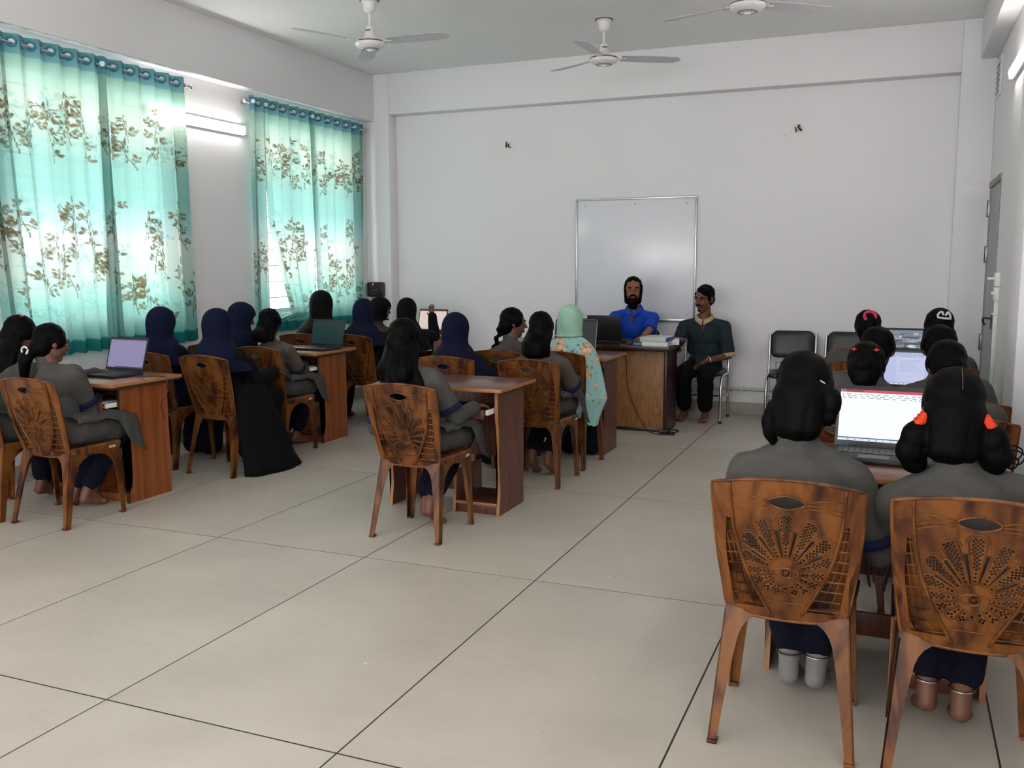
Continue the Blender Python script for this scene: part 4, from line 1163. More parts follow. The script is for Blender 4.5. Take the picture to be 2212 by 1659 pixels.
# keyboards lying on trays
def kbd(label, loc, rz=0):
    t = thing('keyboard', label, 'keyboard', loc, math.radians(rz), 'keyboards on desk trays')
    box('case', -0.20, 0.20, -0.065, 0.065, 0, 0.016, M['black_plastic'], t, 0.004)
    bm = bmesh.new()
    for r in range(5):
        for c in range(18): bbox(bm, -0.19 + c * 0.0211, -0.1715 + c * 0.0211, -0.055 + r * 0.022, -0.036 + r * 0.022, 0.0155, 0.021)
    k = bm_obj('keys', bm, M['key'], t); k['kind'] = 'stuff'
kbd('black keyboard on the tray of the empty walnut desk', (-2.40, 4.86, 0.623))
kbd('black keyboard on the foreground desk tray between the two large chairs', (-0.03, 3.36, 0.623))
cl = thing('laptop_cable', 'thin black cable trailing from the lilac-screen laptop', 'cable', (-4.3, 4.45, 0))
tube('cord', spline([(-0.12, -0.02, 0.762), (-0.02, 0.02, 0.761), (0.06, 0.03, 0.761), (0.115, 0.0, 0.758), (0.122, 0.0, 0.68), (0.09, -0.03, 0.6), (0.06, 0.02, 0.5)], 6), 0.003, M['cable'], cl, 6)
nb = thing('notebook', 'thin open notebook on the tray of the front left desk', 'notebook', (-4.47, 4.18, 0.623), 0.1)
box('pages', -0.07, 0.07, -0.05, 0.08, 0, 0.01, M['paper'], nb, 0.002); box('cover', -0.072, 0.03, -0.03, 0.082, 0.01, 0.0125, M['print_blue'], nb, 0.001)
nb = thing('notebook', 'thin cream booklet on the tray of the teal laptop desk', 'notebook', (-4.47, 6.27, 0.623), 0.0)
box('pages', -0.07, 0.07, -0.05, 0.08, 0, 0.01, M['paper'], nb, 0.002); box('cover', -0.072, 0.072, -0.052, 0.082, 0.01, 0.0125, M['cover_white'], nb, 0.001)
# ------------------------------------------------------------------ people
V = Vector
def _ico(sub):
    bm = bmesh.new(); bmesh.ops.create_icosphere(bm, subdivisions=sub, radius=1.0)
    bm.verts.ensure_lookup_table()
    v = np.array([p.co[:] for p in bm.verts]); f = np.array([[q.index for q in x.verts] for x in bm.faces]); bm.free(); return v, f
ICO2 = _ico(2); ICO3 = _ico(3)

def ell(c, r, rot=None): return ('e', V(c), V(r), rot)
def cap(a, ra, b, rb): return ('c', V(a), ra, V(b), rb)
def chain(pts, rs): return [cap(pts[i], rs[i], pts[i + 1], rs[i + 1]) for i in range(len(pts) - 1)]

def prim_mesh(p, seg=12):
    if p[0] == 'e':
        v = ICO2[0] * np.array(p[2][:])
        if p[3] is not None: v = v @ np.array(p[3]).T
        return v + np.array(p[1][:]), [list(f) for f in ICO2[1]]
    _, a, ra, b, rb = p
    d = b - a; L = d.length
    t = d / L if L > 1e-6 else V((0, 0, 1)); n = t.orthogonal().normalized(); m = t.cross(n)
    rows = []
    for k in range(1, 4): th = PI / 2 * k / 4; rows.append((a - t * ra * math.cos(th), ra * math.sin(th)))
    rows.append((a, ra)); rows.append((b, rb))
    for k in range(3, 0, -1): th = PI / 2 * k / 4; rows.append((b + t * rb * math.cos(th), rb * math.sin(th)))
    vs = [a - t * ra]; fs = []
    for c, r in rows:
        for k in range(seg): vs.append(c + (n * math.cos(2 * PI * k / seg) + m * math.sin(2 * PI * k / seg)) * r)
    vs.append(b + t * rb); N = len(vs) - 1
    for k in range(seg): fs.append([0, 1 + (k + 1) % seg, 1 + k])
    for i in range(len(rows) - 1):
        o = 1 + i * seg
        for k in range(seg): fs.append([o + k, o + (k + 1) % seg, o + seg + (k + 1) % seg, o + seg + k])
    o = 1 + (len(rows) - 1) * seg
    for k in range(seg): fs.append([o + k, o + (k + 1) % seg, N])
    return np.array([p_[:] for p_ in vs]), fs

def raw_mesh(prims):
    V_, F_ = [], []; o = 0
    for p in prims:
        v, f = prim_mesh(p); V_.append(v); F_ += [[i + o for i in q] for q in f]; o += len(v)
    return np.concatenate(V_), F_

def blob(name, prims, mat, parent, voxel=0.012, smooth=5, extra=None, wrinkle=0.0, seed=0):
    """prims fused into one continuous surface; extra prims (fingers, toes) are joined to the same mesh"""
    v, f = raw_mesh(prims)
    me = bpy.data.meshes.new('tmp'); me.from_pydata(v.tolist(), [], f); me.update()
    o = bpy.data.objects.new('tmp', me); COL.objects.link(o)
    md = o.modifiers.new('r', 'REMESH'); md.mode = 'VOXEL'; md.voxel_size = voxel
    if smooth:
        ms = o.modifiers.new('s', 'SMOOTH'); ms.factor = 0.5; ms.iterations = smooth
    out = evaluated_mesh(o)
    bpy.data.objects.remove(o); bpy.data.meshes.remove(me)
    if wrinkle:
        n = len(out.vertices); co = np.empty(n * 3, np.float32); no = np.empty(n * 3, np.float32)
        out.vertices.foreach_get('co', co); out.vertices.foreach_get('normal', no)
        co = co.reshape(-1, 3); no = no.reshape(-1, 3); r = np.random.default_rng(seed); d = np.zeros(n)
        for k in range(5):
            w = r.normal(0, 1, 3) * (18 + 9 * k); d += np.sin(co @ w + r.uniform(0, 6)) / (1.4 + k * 0.5)
        co = co + no * (d * wrinkle * 0.5)[:, None]
        out.vertices.foreach_set('co', co.astype(np.float32).ravel()); out.update()
    if extra:
        bm = bmesh.new(); bm.from_mesh(out); v, f = raw_mesh(extra)
        vv = [bm.verts.new(q) for q in v.tolist()]
        for q in f: bm.faces.new([vv[i] for i in q])
        bm.to_mesh(out); bm.free()
    out.name = name; shade(out)
    out.materials.clear(); out.materials.append(mat)
    return mesh_obj(name, out, mat, parent)

def elbow_ik(s, w, l1, l2, pole):
    d = w - s; L = min(d.length, (l1 + l2) * 0.995); t = d.normalized()
    a = (l1 * l1 - l2 * l2 + L * L) / (2 * L); h = math.sqrt(max(l1 * l1 - a * a, 0.0004))
    p = pole - t * pole.dot(t); p.normalize()
    return s + t * a + p * h, s + t * L

def hand(w, fd, pn, side, curl=0.5, k=1.0):
    """palm and five fingers; fd finger direction, pn direction the palm faces, side +1 thumb on +(fd x pn)"""
    fd = fd.normalized(); pn = (pn - fd * pn.dot(fd)).normalized(); sd = fd.cross(pn) * side
    R_ = Matrix((sd, fd, pn)).transposed()
    palm = [ell(w + fd * 0.042 * k, (0.036 * k, 0.046 * k, 0.014 * k), R_)]
    fing = []
    for i, (u, ln) in enumerate(((0.027, .066), (0.009, .074), (-0.009, .069), (-0.026, .055))):
        b = w + fd * (0.074 - 0.004 * abs(i - 1)) * k + sd * u * k; dcur = fd.copy(); r = 0.0082 * k
        P = [b - fd * 0.012]
        for q, fr in enumerate((0.45, 0.32, 0.23)):
            an = curl * (0.5 + 0.45 * q); dd = fd * math.cos(an) + pn * math.sin(an) + sd * (u * 1.5)
            P.append(P[-1] + dd.normalized() * (ln * fr * k + (0.012 if q == 0 else 0)))
        fing += chain(P, [r, r, r * 0.92, r * 0.8])
    b = w + fd * 0.022 * k + sd * 0.026 * k
    fing += chain([b, b + (fd * 0.5 + sd * 0.75 + pn * 0.25).normalized() * 0.036 * k, b + (fd * 0.5 + sd * 0.75 + pn * 0.25).normalized() * 0.036 * k + (fd * 0.8 + sd * 0.35 + pn * 0.4).normalized() * 0.03 * k], [0.0105 * k, 0.0092 * k, 0.0078 * k])
    return palm, fing

def foot(ball, yaw, lift, k=1.0, side=1):
    """ball of the foot on the floor; lift raises the heel (radians)"""
    f = V((-math.sin(yaw), math.cos(yaw), 0)); s = V((math.cos(yaw), math.sin(yaw), 0))
    heel = ball - f * 0.135 * k * math.cos(lift) + V((0, 0, 0.012 + 0.135 * k * math.sin(lift)))
    ank = heel + f * 0.03 * k * math.cos(lift) + V((0, 0, 0.055 * k)) - f * 0.03 * math.sin(lift)
    pr = [cap(heel, 0.031 * k, ball, 0.027 * k), cap(heel + V((0, 0, .004)), 0.030 * k, ank, 0.032 * k), cap(ball + s * 0.018 * k, 0.021 * k, ball - s * 0.016 * k, 0.022 * k), cap(ank, 0.03 * k, ball, 0.02 * k)]
    toes = []
    for i, (u, l, r) in enumerate(((0.026, .038, .0125), (0.010, .036, .0095), (-0.004, .032, .009), (-0.016, .027, .0085), (-0.027, .02, .0085))):
        b = ball + s * u * k * -side; toes.append(cap(b + f * 0.008, r * k, b + f * l * k - V((0, 0, 0.006)), r * 0.9 * k))
    return ank, pr, toes

def shared(name, prims, mat, _c={}):
    if name not in _c:
        v, f = raw_mesh(prims); me = bpy.data.meshes.new(name); me.from_pydata(v.tolist(), [], f); me.update(); shade(me); me.materials.append(mat); _c[name] = me
    return _c[name]
def place(name, me, parent, M4):
    o = mesh_obj(name, me, None, parent); o.matrix_local = M4; return o

def ringpts(c, a, b, n, ex=2.2, fold=None, tilt=0.0):
    P = []
    for k in range(n):
        t = 2 * PI * k / n; ct, st = math.cos(t), math.sin(t)
        x = a * math.copysign(abs(ct) ** (2 / ex), ct); y = b * math.copysign(abs(st) ** (2 / ex), st)
        f = 1.0 + (fold(t) if fold else 0.0)
        P.append(V((c[0] + x * f, c[1] + y * f, c[2] + tilt * y)))
    return P

def person(label,  chair_xy, head, hair=None, hijab=None, uniform='grey_cloth', tunic='grey_dark', trousers='navy_trouser', gown=None, skin='skin',
           rz=0.0, yaw=0.0, pitch=18.0, roll=0.0, hands=None, feet=None, fine=False, sw=0.150, k=0.95, cape=True, flaps=(1, 1), hairbot=None, curl=0.7, extra=None, seat_dy=0.24, shd=.088, tw=0.0, hem=None, socks=False, facing=1):
    cx, yr = chair_xy
    bx, by = cx, yr + seat_dy * facing
    root = thing('person', label, 'person', (bx, by, 0), math.radians(rz))
    inv = Matrix.Rotation(-math.radians(rz), 3, 'Z')
    Hc = inv @ V((head[0] - bx, head[1] - by, head[2]))
    hip = V((0, -0.02, 0.505))
    ax = (Hc - hip).normalized()
    dn = (ax * 0.55 + V((0, 0, 1)) * 0.45).normalized()
    Nb = Hc - dn * (0.165 * k) + V((0, -0.03, 0))
    waist = hip.lerp(Nb, 0.32) + V((0, -0.012, 0)); chest = hip.lerp(Nb, 0.68) + V((0, -0.022, 0))
    up = (Nb - hip).normalized()
    xr = V((1, 0, 0)); xr = (xr - up * xr.dot(up)).normalized(); yr_ = up.cross(xr)
    Rt = Matrix((xr, yr_, up)).transposed()
    sh = {s: Nb + xr * (s * sw) - up * shd + yr_ * 0.005 for s in (-1, 1)}
    Hm = Matrix.Translation(Hc) @ (Matrix.Rotation(math.radians(yaw), 4, 'Z') @ Matrix.Rotation(math.radians(-pitch), 4, 'X') @ Matrix.Rotation(math.radians(roll), 4, 'Y')) @ Matrix.Scale(k, 4)
    H3 = Hm.to_3x3().normalized()
    hp = lambda x, y, z: Hm @ V((x, y, z))
    # arms
    hands = hands or {}
    arm = {}
    for s in (-1, 1):
        w = hands.get(s)
        if w is None: w = V((s * 0.12, 0.36, 0.665))
        else: w = inv @ V((w[0] - bx, w[1] - by, w[2]))
        e, w2 = elbow_ik(sh[s], w, 0.255 * k, 0.235 * k, V((s * 0.42, -0.18, -1)))
        arm[s] = (e, w2)
    # legs
    feet = feet or {}
    leg = {}
    for s in (-1, 1):
        fx = feet.get(s, (s * 0.09, 0.40, 0.12))
        ank, fp, toes = foot(V((fx[0], fx[1], 0.024)), math.radians(-4 * s), fx[2], k, s)
        kn = V((0.3 * fx[0] + s * 0.07, 0.37 * k, 0.485))
        leg[s] = (kn, ank, fp, toes)
    # ---- body: one continuous surface
    B = [ell(hip, (.135 * k, .095, .085)), ell(waist, (.105 * k, .075, .10), Rt), ell(chest, (.125 * k, .085, .12), Rt),
         cap(sh[-1] * 0.5 + sh[1] * 0.5 + xr * sw * 0.85, 0.04, sh[-1] * 0.5 + sh[1] * 0.5 - xr * sw * 0.85, 0.04), cap(Nb - up * 0.03, 0.055 * k, hp(0, -0.025, -0.06), 0.046 * k)]
    B += [ell(hp(0, -.012, .03), V((.074, .092, .082)) * k, H3), ell(hp(0, .018, -.03), V((.060, .066, .080)) * k, H3), ell(hp(0, .042, -.088), V((.034, .034, .028)) * k, H3),
          cap(hp(0, .082, .012), .008 * k, hp(0, .101, -.022), .0125 * k), cap(hp(-.032, .070, .026), .015 * k, hp(.032, .070, .026), .015 * k), cap(hp(-.016, .076, -.056), .0095 * k, hp(.016, .076, -.056), .0095 * k),
          ell(hp(.026, .058, -.03), V((.022, .022, .026)) * k, H3), ell(hp(-.026, .058, -.03), V((.022, .022, .026)) * k, H3)]
    for s in (-1, 1): B.append(ell(hp(s * .075, -.008, -.006), V((.010, .019, .030)) * k, H3))
    X = []
    for s in (-1, 1):
        e, w = arm[s]
        B += chain([sh[s], e, w], [.042 * k, .035 * k, .024 * k])
        fd = (w - e).normalized(); pn = V((0, 0, -1))
        if fd.z > 0.6: pn = V((0, 1, 0))
        pm, fg = hand(w + fd * 0.008, fd + V((0, 0, -0.15)) if fd.z < 0.6 else fd, pn, s, curl, 0.95 * k)
        B += pm; X += fg
        kn, ank, fp, toes = leg[s]
        B += chain([hip + V((s * .075, .02, 0)), kn, ank], [.072 * k, .050 * k, .031 * k]) + fp; X += toes
    body = blob('body', B, M[skin], root, 0.0065 if fine else 0.011, 3, X)
    # ---- face
    for s in (-1, 1):
        place('eye', shared('eye', [ell((0, 0, 0), (.0115, .008, .0056))], M['eye_white']), root, Hm @ Matrix.Translation((s * .029, .0745, .004)))
        place('iris', shared('iris', [ell((0, 0, 0), (.0066, .0045, .0056))], M['iris']), root, Hm @ Matrix.Translation((s * .029, .0815, .004)))
        place('eyebrow', shared('eyebrow', chain([(-.018, 0, -.002), (0, .003, .003), (.018, -.003, -.002)], [.0035, .0048, .003]), M['hair']), root, Hm @ Matrix.Translation((s * .030, .083, .026)))
    place('lips', shared('lips', chain([(-.019, -.004, 0), (-.007, .003, .003), (.007, .003, .003), (.019, -.004, 0)], [.003, .0055, .0055, .003]) + chain([(-.014, -.002, -.008), (0, .003, -.009), (.014, -.002, -.008)], [.003, .006, .003]), M['lips']), root, Hm @ Matrix.Translation((0, .0825, -.054)))
    # ---- clothes
    if gown:
        P = [ell(hip, (.17, .13, .11)), ell(waist, (.14, .105, .11), Rt), ell(chest, (.155, .115, .14), Rt)]
        for s in (-1, 1):
            e, w = arm[s]; kn, ank, *_ = leg[s]
            P += chain([sh[s], e, w], [.062, .058, .046])
            P += chain([hip + V((s * .07, .03, 0)), kn, V((ank.x, ank.y - 0.01, 0.09))], [.105, .088, .085])
        kc = (leg[1][0] + leg[-1][0]) / 2; ac = (leg[1][1] + leg[-1][1]) / 2
        P += [cap(kc, .075, V((ac.x, ac.y, .10)), .085), ell(hip + V((0, .18, .0)), (.14, .2, .08))]
        blob('gown', P, M[gown], root, 0.014, 5, None, 0.008, sum(map(ord, label)) % 97)
    else:
        P = [ell(hip, (.165, .125, .10)), ell(waist, (.130, .10, .11), Rt), ell(chest - up * .02, (.128, .092, .11), Rt)]
        T = [ell(hip + V((0, .02, 0)), (.15, .11, .085))]
        for s in (-1, 1):
            e, w = arm[s]; kn, ank, *_ = leg[s]
            P += chain([sh[s].lerp(e, .25), e, e.lerp(w, 0.9)], [.050, .049, .036])
            P += chain([hip + V((s * .075, .04, .01)), kn + V((0, -.06, -.004))], [.092, .080])
            T += chain([hip + V((s * .075, .03, -.01)), kn + V((0, 0, -.012)), kn.lerp(ank, 0.86)], [.064 + 2 * tw, .062 + tw, .056 + tw])
        blob('tunic', P, M[tunic], root, 0.012 if fine else 0.014, 4, None, 0.006, sum(map(ord, label)) % 97)
        blob('trousers', T, M[trousers], root, 0.014, 5, None, 0.006, 3)
        if cape:
            C_ = [ell(chest, (.150, .118, .13), Rt), cap(Nb - up * .03, .068, hp(0, -.03, -.10), .052), cap(Nb + xr * .02 - up * .03, .062, sh[1], .062), cap(Nb - xr * .02 - up * .03, .062, sh[-1], .062), ell(Nb - up * .10 - yr_ * .016, (sw * .95, .110, .085), Rt), ell(Nb - up * .055 - yr_ * .012, (sw * .72, .085, .055), Rt)]
            for s in (-1, 1): C_.append(cap(sh[s], .064, sh[s].lerp(arm[s][0], .66), .064))
            cp = blob('cape', C_, M[uniform], root, .009 if fine else .012, 24 if fine else 12, None, .005, sum(map(ord, label)) % 89)
            for s in (-1, 1):
                t = (arm[s][0] - sh[s]).normalized(); c = sh[s].lerp(arm[s][0], .78); n_ = t.orthogonal().normalized(); m_ = t.cross(n_)
                bm = bmesh.new(); add_loft(bm, [[c + t * q + (n_ * math.cos(a) + m_ * math.sin(a)) * r for a in np.linspace(0, 2 * PI, 22, endpoint=False)] for q, r in ((-.02, .0615), (-.004, .064), (.014, .066))], False, False)
                tr = bm_obj('cape_trim', bm, M['navy_trim'], cp, True); tr.modifiers.new('s', 'SOLIDIFY').thickness = .004
        lap = []
        kx = (leg[1][0].x + leg[-1][0].x) / 2
        for i in range(19):
            v = i / 18; row = []
            for j in range(33):
                u = -1 + 2 * j / 32; sd = 0 if u < 0 else 1; sm_ = min(1, max(0, (v - .5) / .3)); drop = .03 + (.19 if flaps[sd] else .02) * sm_ * sm_ * (3 - 2 * sm_); au = abs(u) * (.185 + drop)
                if au < .165: x, z = au, 0.0
                else:
                    e_ = au - .165; bend_ = .035
                    if e_ < bend_: th = e_ / bend_ * 1.35; x, z = .165 + .026 * math.sin(th), -.026 * (1 - math.cos(th))
                    else: x, z = .165 + .026 * .976 + (e_ - bend_) * .15, -.026 * .78 - (e_ - bend_) * .98
                yv = -.08 + .44 * v + (.05 * u * u if v > .5 else 0)
                zt = .606 - .012 * v - .016 * math.exp(-(u / .12) ** 2) * (v > .2)
                if v > .78: zt -= .16 * (v - .78) ** 1.2 / .22 ** .2; 
                row.append(V((math.copysign(x, u) + kx * v * .8 + .006 * math.sin(14 * v + 5 * u), yv + .008 * math.sin(9 * u + 3), zt + z + .005 * math.sin(17 * v + 6 * u))))
            lap.append(row)
        bm = bmesh.new(); add_loft(bm, lap, False, False, False)
        tk = bm_obj('tunic_skirt', bm, M[tunic], root, True)
        if cape: tk.modifiers.new('s', 'SOLIDIFY').thickness = .005
        else: bpy.data.objects.remove(tk)
        if socks:
            for s in (-1, 1):
                kn, ank, fp, toes = leg[s]
                blob('sock', [(p[0], p[1], p[2] * 1.13, p[3], p[4] * 1.13) for p in fp] + [cap(ank, .037 * k, ank.lerp(kn, 0.22), .04 * k)], M['sock'], root, 0.007, 3)
    # ---- head covering or hair
    if hijab:
        col, hemz, wid = hijab[:3]
        ph = (sum(map(ord, label)) % 60) / 9
        hu = H3 @ V((0, 0, 1)); hf = H3 @ V((0, 1, 0))
        prof = [(0.128, .004, .005), (0.124, .030, .036), (0.108, .056, .068), (0.082, .076, .094), (0.048, .087, .110), (0.012, .091, .115), (-0.03, .090, .112), (-0.07, .089, .104), (-0.105, .093, .100)]
        rings_ = []
        for d, a, b in prof:
            c = Hc + hu * (d * k) - hf * 0.012
            if d < -0.02: c = c.lerp(Hc + V((0, -0.02, d * k)), min(1, (-d - 0.02) / 0.08))
            rings_.append((c, a * k * 1.05, b * k * 1.05, 0.0))
        zs = Nb.z + 0.035; n2 = 13; z_top = rings_[-1][0].z
        for i in range(1, n2 + 1):
            t = i / n2; z = z_top + (hemz - z_top) * t
            tt = (z - hip.z) / max(0.05, (Nb.z - hip.z)); c = hip.lerp(Nb, min(max(tt, -0.4), 1.12)); 
            c0 = rings_[len(prof) - 1][0]; bl = min(1, t * 3)
            c = V((c0.x * (1 - bl) + c.x * bl, c0.y * (1 - bl) + (c.y - 0.012) * bl, z))
            sho = 1 - math.exp(-(z_top - z) / 0.075)
            a = 0.095 + (sw + 0.035 - 0.095) * sho + wid * max(0, t - 0.25); b = 0.10 + 0.045 * sho + wid * 0.5 * max(0, t - 0.25)
            rings_.append((c, a, b, t))
        bm = bmesh.new(); R_ = []; N = 44
        for j, (c, a, b, t) in enumerate(rings_):
            fo = lambda th: t * (0.035 * math.sin(5 * th + ph) + 0.03 * math.sin(8 * th + 2.1 * ph) + 0.012 * math.sin(15 * th)) + 0.006 * math.sin(3 * th + 7 * t + ph)
            if j < len(prof):
                pts = []
                for p in ringpts((0, 0, 0), a, b, N, 2.0, fo):
                    dn_ = min(1, max(0, (0.0 - prof[j][0]) / 0.1)); v1 = H3 @ V((p.x, p.y, 0)); pts.append(c + v1.lerp(V((p.x, p.y, 0)), dn_ * 0.5))
            else: pts = ringpts(c, a, b, N, 2.15, fo)
            R_.append([bm.verts.new(p) for p in pts])
        for j in range(len(R_) - 1):
            for q in range(N):
                th = 2 * PI * (q + 0.5) / N; ang = abs(math.degrees(th) - 90)
                if 4 <= j <= 7 and ang < 38 + (4 if j in (5, 6) else -6): continue
                bm.faces.new((R_[j][q], R_[j][(q + 1) % N], R_[j + 1][(q + 1) % N], R_[j + 1][q]))
        bm.faces.new(R_[0][::-1])
        hj = bm_obj('hijab', bm, M[col], root, True)
        hj.modifiers.new('b', 'SUBSURF').levels = 1; hj.modifiers['b'].render_levels = 1
        md = hj.modifiers.new('s', 'SOLIDIFY'); md.thickness = 0.003
    if hair:
        vs = 0.006 if fine else 0.009
        Hr = [ell(hp(0, -.024, .038), V((.088, .100, .091)) * k, H3), ell(hp(0, -.060, -.02), V((.079, .065, .085)) * k, H3), ell(hp(0, -.045, -.065), V((.062, .05, .05)) * k, H3)]
        for s in (-1, 1): Hr += [ell(hp(s * .060, .002, .02), V((.028, .058, .055)) * k, H3)]
        bk = lambda x, z: V((0, 0, 0))
        if hair == 'pony':
            b = hp(0, -.115, -.07); Hr += chain([b, b + V((-.01, -.035, -.05)), b + V((-.03, -.03, -.13)), b + V((-.035, -.015, -.19))], [.035, .036, .028, .012])
        if hair in ('long', 'wavy', 'mid'):
            zb = hairbot
            for i in range(9):
                u = -1 + 2 * i / 8; x = u * (.092 if hair == 'wavy' else .078); pts = []; rs = []
                st = hp(x * 0.95, -.055 + .03 * u * u, -.03)
                n = 9
                for q in range(n + 1):
                    t = q / n; z = st.z + (zb - st.z) * t
                    tt = (z - hip.z) / (Nb.z - hip.z); c = hip.lerp(Nb, min(max(tt, 0), 1.0))
                    tgt = V((c.x + x * (1.15 if hair == 'wavy' else 1.0), c.y - .125 + .05 * u * u, z)); bl = min(1, t * 2.2)
                    p = st.lerp(tgt, bl); p.z = z
                    if hair == 'wavy': p += V((.012 * math.sin(9 * t + i * 1.7), .008 * math.sin(11 * t + i), 0)) * min(1, t * 2)
                    pts.append(p); rs.append((.026 if q < n else .010) * (1 if hair != 'wavy' else 1 - .15 * t) * (1.15 if abs(u) < .6 else .9))
                Hr += chain(pts, rs)
        if hair in ('pigtails', 'loops'): Hr += [cap(hp(0, -.045, -.03), .078 * k, hp(0, -.050, -.120), .052 * k), cap(hp(.02, -.045, -.03), .07 * k, hp(.03, -.045, -.12), .045 * k), cap(hp(-.02, -.045, -.03), .07 * k, hp(-.03, -.045, -.12), .045 * k)]
        if hair == 'pigtails':
            for s in (-1, 1):
                b = hp(s * .088, -.045, -.045)
                Hr += [cap(hp(s * .06, -.05, -.03), .03, b, .018), ell(b + V((s * .014, -.014, -.045)), (.042, .040, .052)), ell(b + V((s * .022, -.010, -.085)), (.047, .042, .048)), ell(b + V((s * .012, 0, -.122)), (.038, .036, .034))]
        if hair == 'loops':
            for s in (-1, 1):
                b = hp(s * .080, -.04, -.03 if s > 0 else -.06)
                if s > 0: Hr += [ell(b + V((.012, -.01, -.005)), (.028, .030, .046)), ell(b + V((.004, -.01, -.05)), (.024, .026, .03))]
                else: Hr += chain([b, b + V((-.012, -.012, -.045)), b + V((-.006, -.012, -.085)), b + V((.008, -.008, -.115))], [.022, .024, .022, .014])
        if hair == 'bun': Hr += [ell(hp(0, -.105, -.01), V((.05, .035, .045)) * k, H3), ell(hp(0, -.07, -.075), V((.052, .045, .045)) * k, H3)]
        if hair == 'braid':
            b = hp(0, -.10, -.06); pts = [b + V((-.012 * q, -.012, -.034 * q)) for q in range(7)]
            for q, p in enumerate(pts): Hr.append(ell(p + V((.010 * (1 if q % 2 else -1), 0, 0)), (.024 - .002 * q, .022, .026)))
        if hair == 'highpony':
            b = hp(0, -.115, .055); Hr += [ell(b, (.034, .03, .03)), ell(hp(.012, -.125, .0), V((.042, .034, .07)) * k, H3), ell(hp(.01, -.105, -.07), V((.035, .03, .05)) * k, H3)]
        if hair == 'short':
            Hr = [ell(hp(0, -.026, .040), V((.082, .095, .088)) * k, H3), ell(hp(0, -.055, -.01), V((.076, .058, .065)) * k, H3)]
            for s in (-1, 1): Hr += [cap(hp(s * .070, .02, .045), .014 * k, hp(s * .073, .012, -.005), .009 * k)]
            if extra == 'fringe': Hr += [ell(hp(-.02, .045, .088), V((.062, .042, .028)) * k, H3), ell(hp(-.045, .055, .068), V((.03, .03, .022)) * k, H3)]
        blob('hair', Hr, M['hair'], root, vs, 7 if fine else 4, None, 0.0025 if fine else 0.0, 5)
    return dict(root=root, Hm=Hm, H3=H3, hp=hp, Nb=Nb, up=up, xr=xr, yr=yr_, sh=sh, arm=arm, leg=leg, hip=hip, Hc=Hc, k=k, chest=chest, waist=waist, Rt=Rt)

def ch(key): return CH[key][:2]
def torus_obj(name, c, R_, r, mat, parent, M3=None, n=18, bump=0.0):
    bm = bmesh.new(); P = []
    for q in range(n):
        a = 2 * PI * q / n; v = V((R_ * math.cos(a), R_ * math.sin(a), 0)); P.append(c + (M3 @ v if M3 is not None else v))
    add_tube(bm, P, [r * (1 + bump * (q % 2)) for q in range(n)], 8, False, True)
    return bm_obj(name, bm, mat, parent, True)
def claw(p, parent, M4, mat='clip_white'):
    bm = bmesh.new()
    for s in (-1, 1):
        add_tube(bm, [M4 @ q for q in spline([V((-.035, -.004, .004 * s)), V((-.034, -.016, .024 * s)), V((0, -.022, .030 * s)), V((.034, -.016, .022 * s)), V((.036, -.004, .004 * s))], 5)], .0055, 7)
        add_tube(bm, [M4 @ q for q in spline([V((-.004, -.022, .030 * s)), V((-.002, -.028, .012 * s)), V((0.004, -.02, -.004 * s))], 4)], .0048, 7)
    return bm_obj('hair_clip', bm, M[mat], parent, True)
def star(parent, M4, mat, n=5, r0=.014, r1=.006):
    bm = bmesh.new(); P = []
    for q in range(2 * n):
        a = PI * q / n; r = r0 if q % 2 == 0 else r1; P.append((r * math.cos(a), r * math.sin(a)))
    prism(bm, P, lambda x, y: M4 @ V((x, -.004, y)), lambda x, y: M4 @ V((x, .004, y)))
    return bm_obj('hair_clip', bm, M[mat], parent)
def backM(d, x, y, z, rx=0.0, ry=0.0): return d['Hm'] @ Matrix.Translation((x, y, z)) @ Matrix.Rotation(rx, 4, 'X') @ Matrix.Rotation(ry, 4, 'Y')

# --- left column
d = person('person in grey uniform with pink star clip at left picture edge', ch('B'), (-4.94, 4.06, 1.035), hair='mid', hairbot=0.80, yaw=-25, pitch=22, hands={1: (-4.72, 4.42, .78)})
star(d['root'], backM(d, .045, -.045, .117, -1.0), 'clip_pink')
d = person('person in grey uniform with white claw clip at the lilac laptop', ch('A'), (-4.585, 3.97, 1.0), hair='pony', yaw=-22, pitch=12, hands={1: (-4.50, 4.20, .655), -1: (-4.75, 4.15, .64)}, fine=True, feet={1: (-.06, .27, .2), -1: (-.2, .3, .1)}, curl=0.35)
claw(None, d['root'], backM(d, -.01, -.13, -.075, 0.3, -0.6))
person('person in navy hijab in front of the larger curtain', ch('C'), (-5.02, 5.32, 1.03), hijab=('navy_hijab', .74, .06), gown='navy_gown', yaw=-10)
d = person('person in navy hijab whose black gown falls to the floor', ch('D'), (-4.45, 5.26, 1.03), hijab=('navy_hijab', .72, .08), gown='black_gown', yaw=-15, pitch=14)
person('person in navy hijab turned right, behind the black gown wearer', ch('W3'), (-4.83, 6.0, 1.04), hijab=('navy_hijab', .74, .04), gown='navy_gown', yaw=-55, pitch=20)
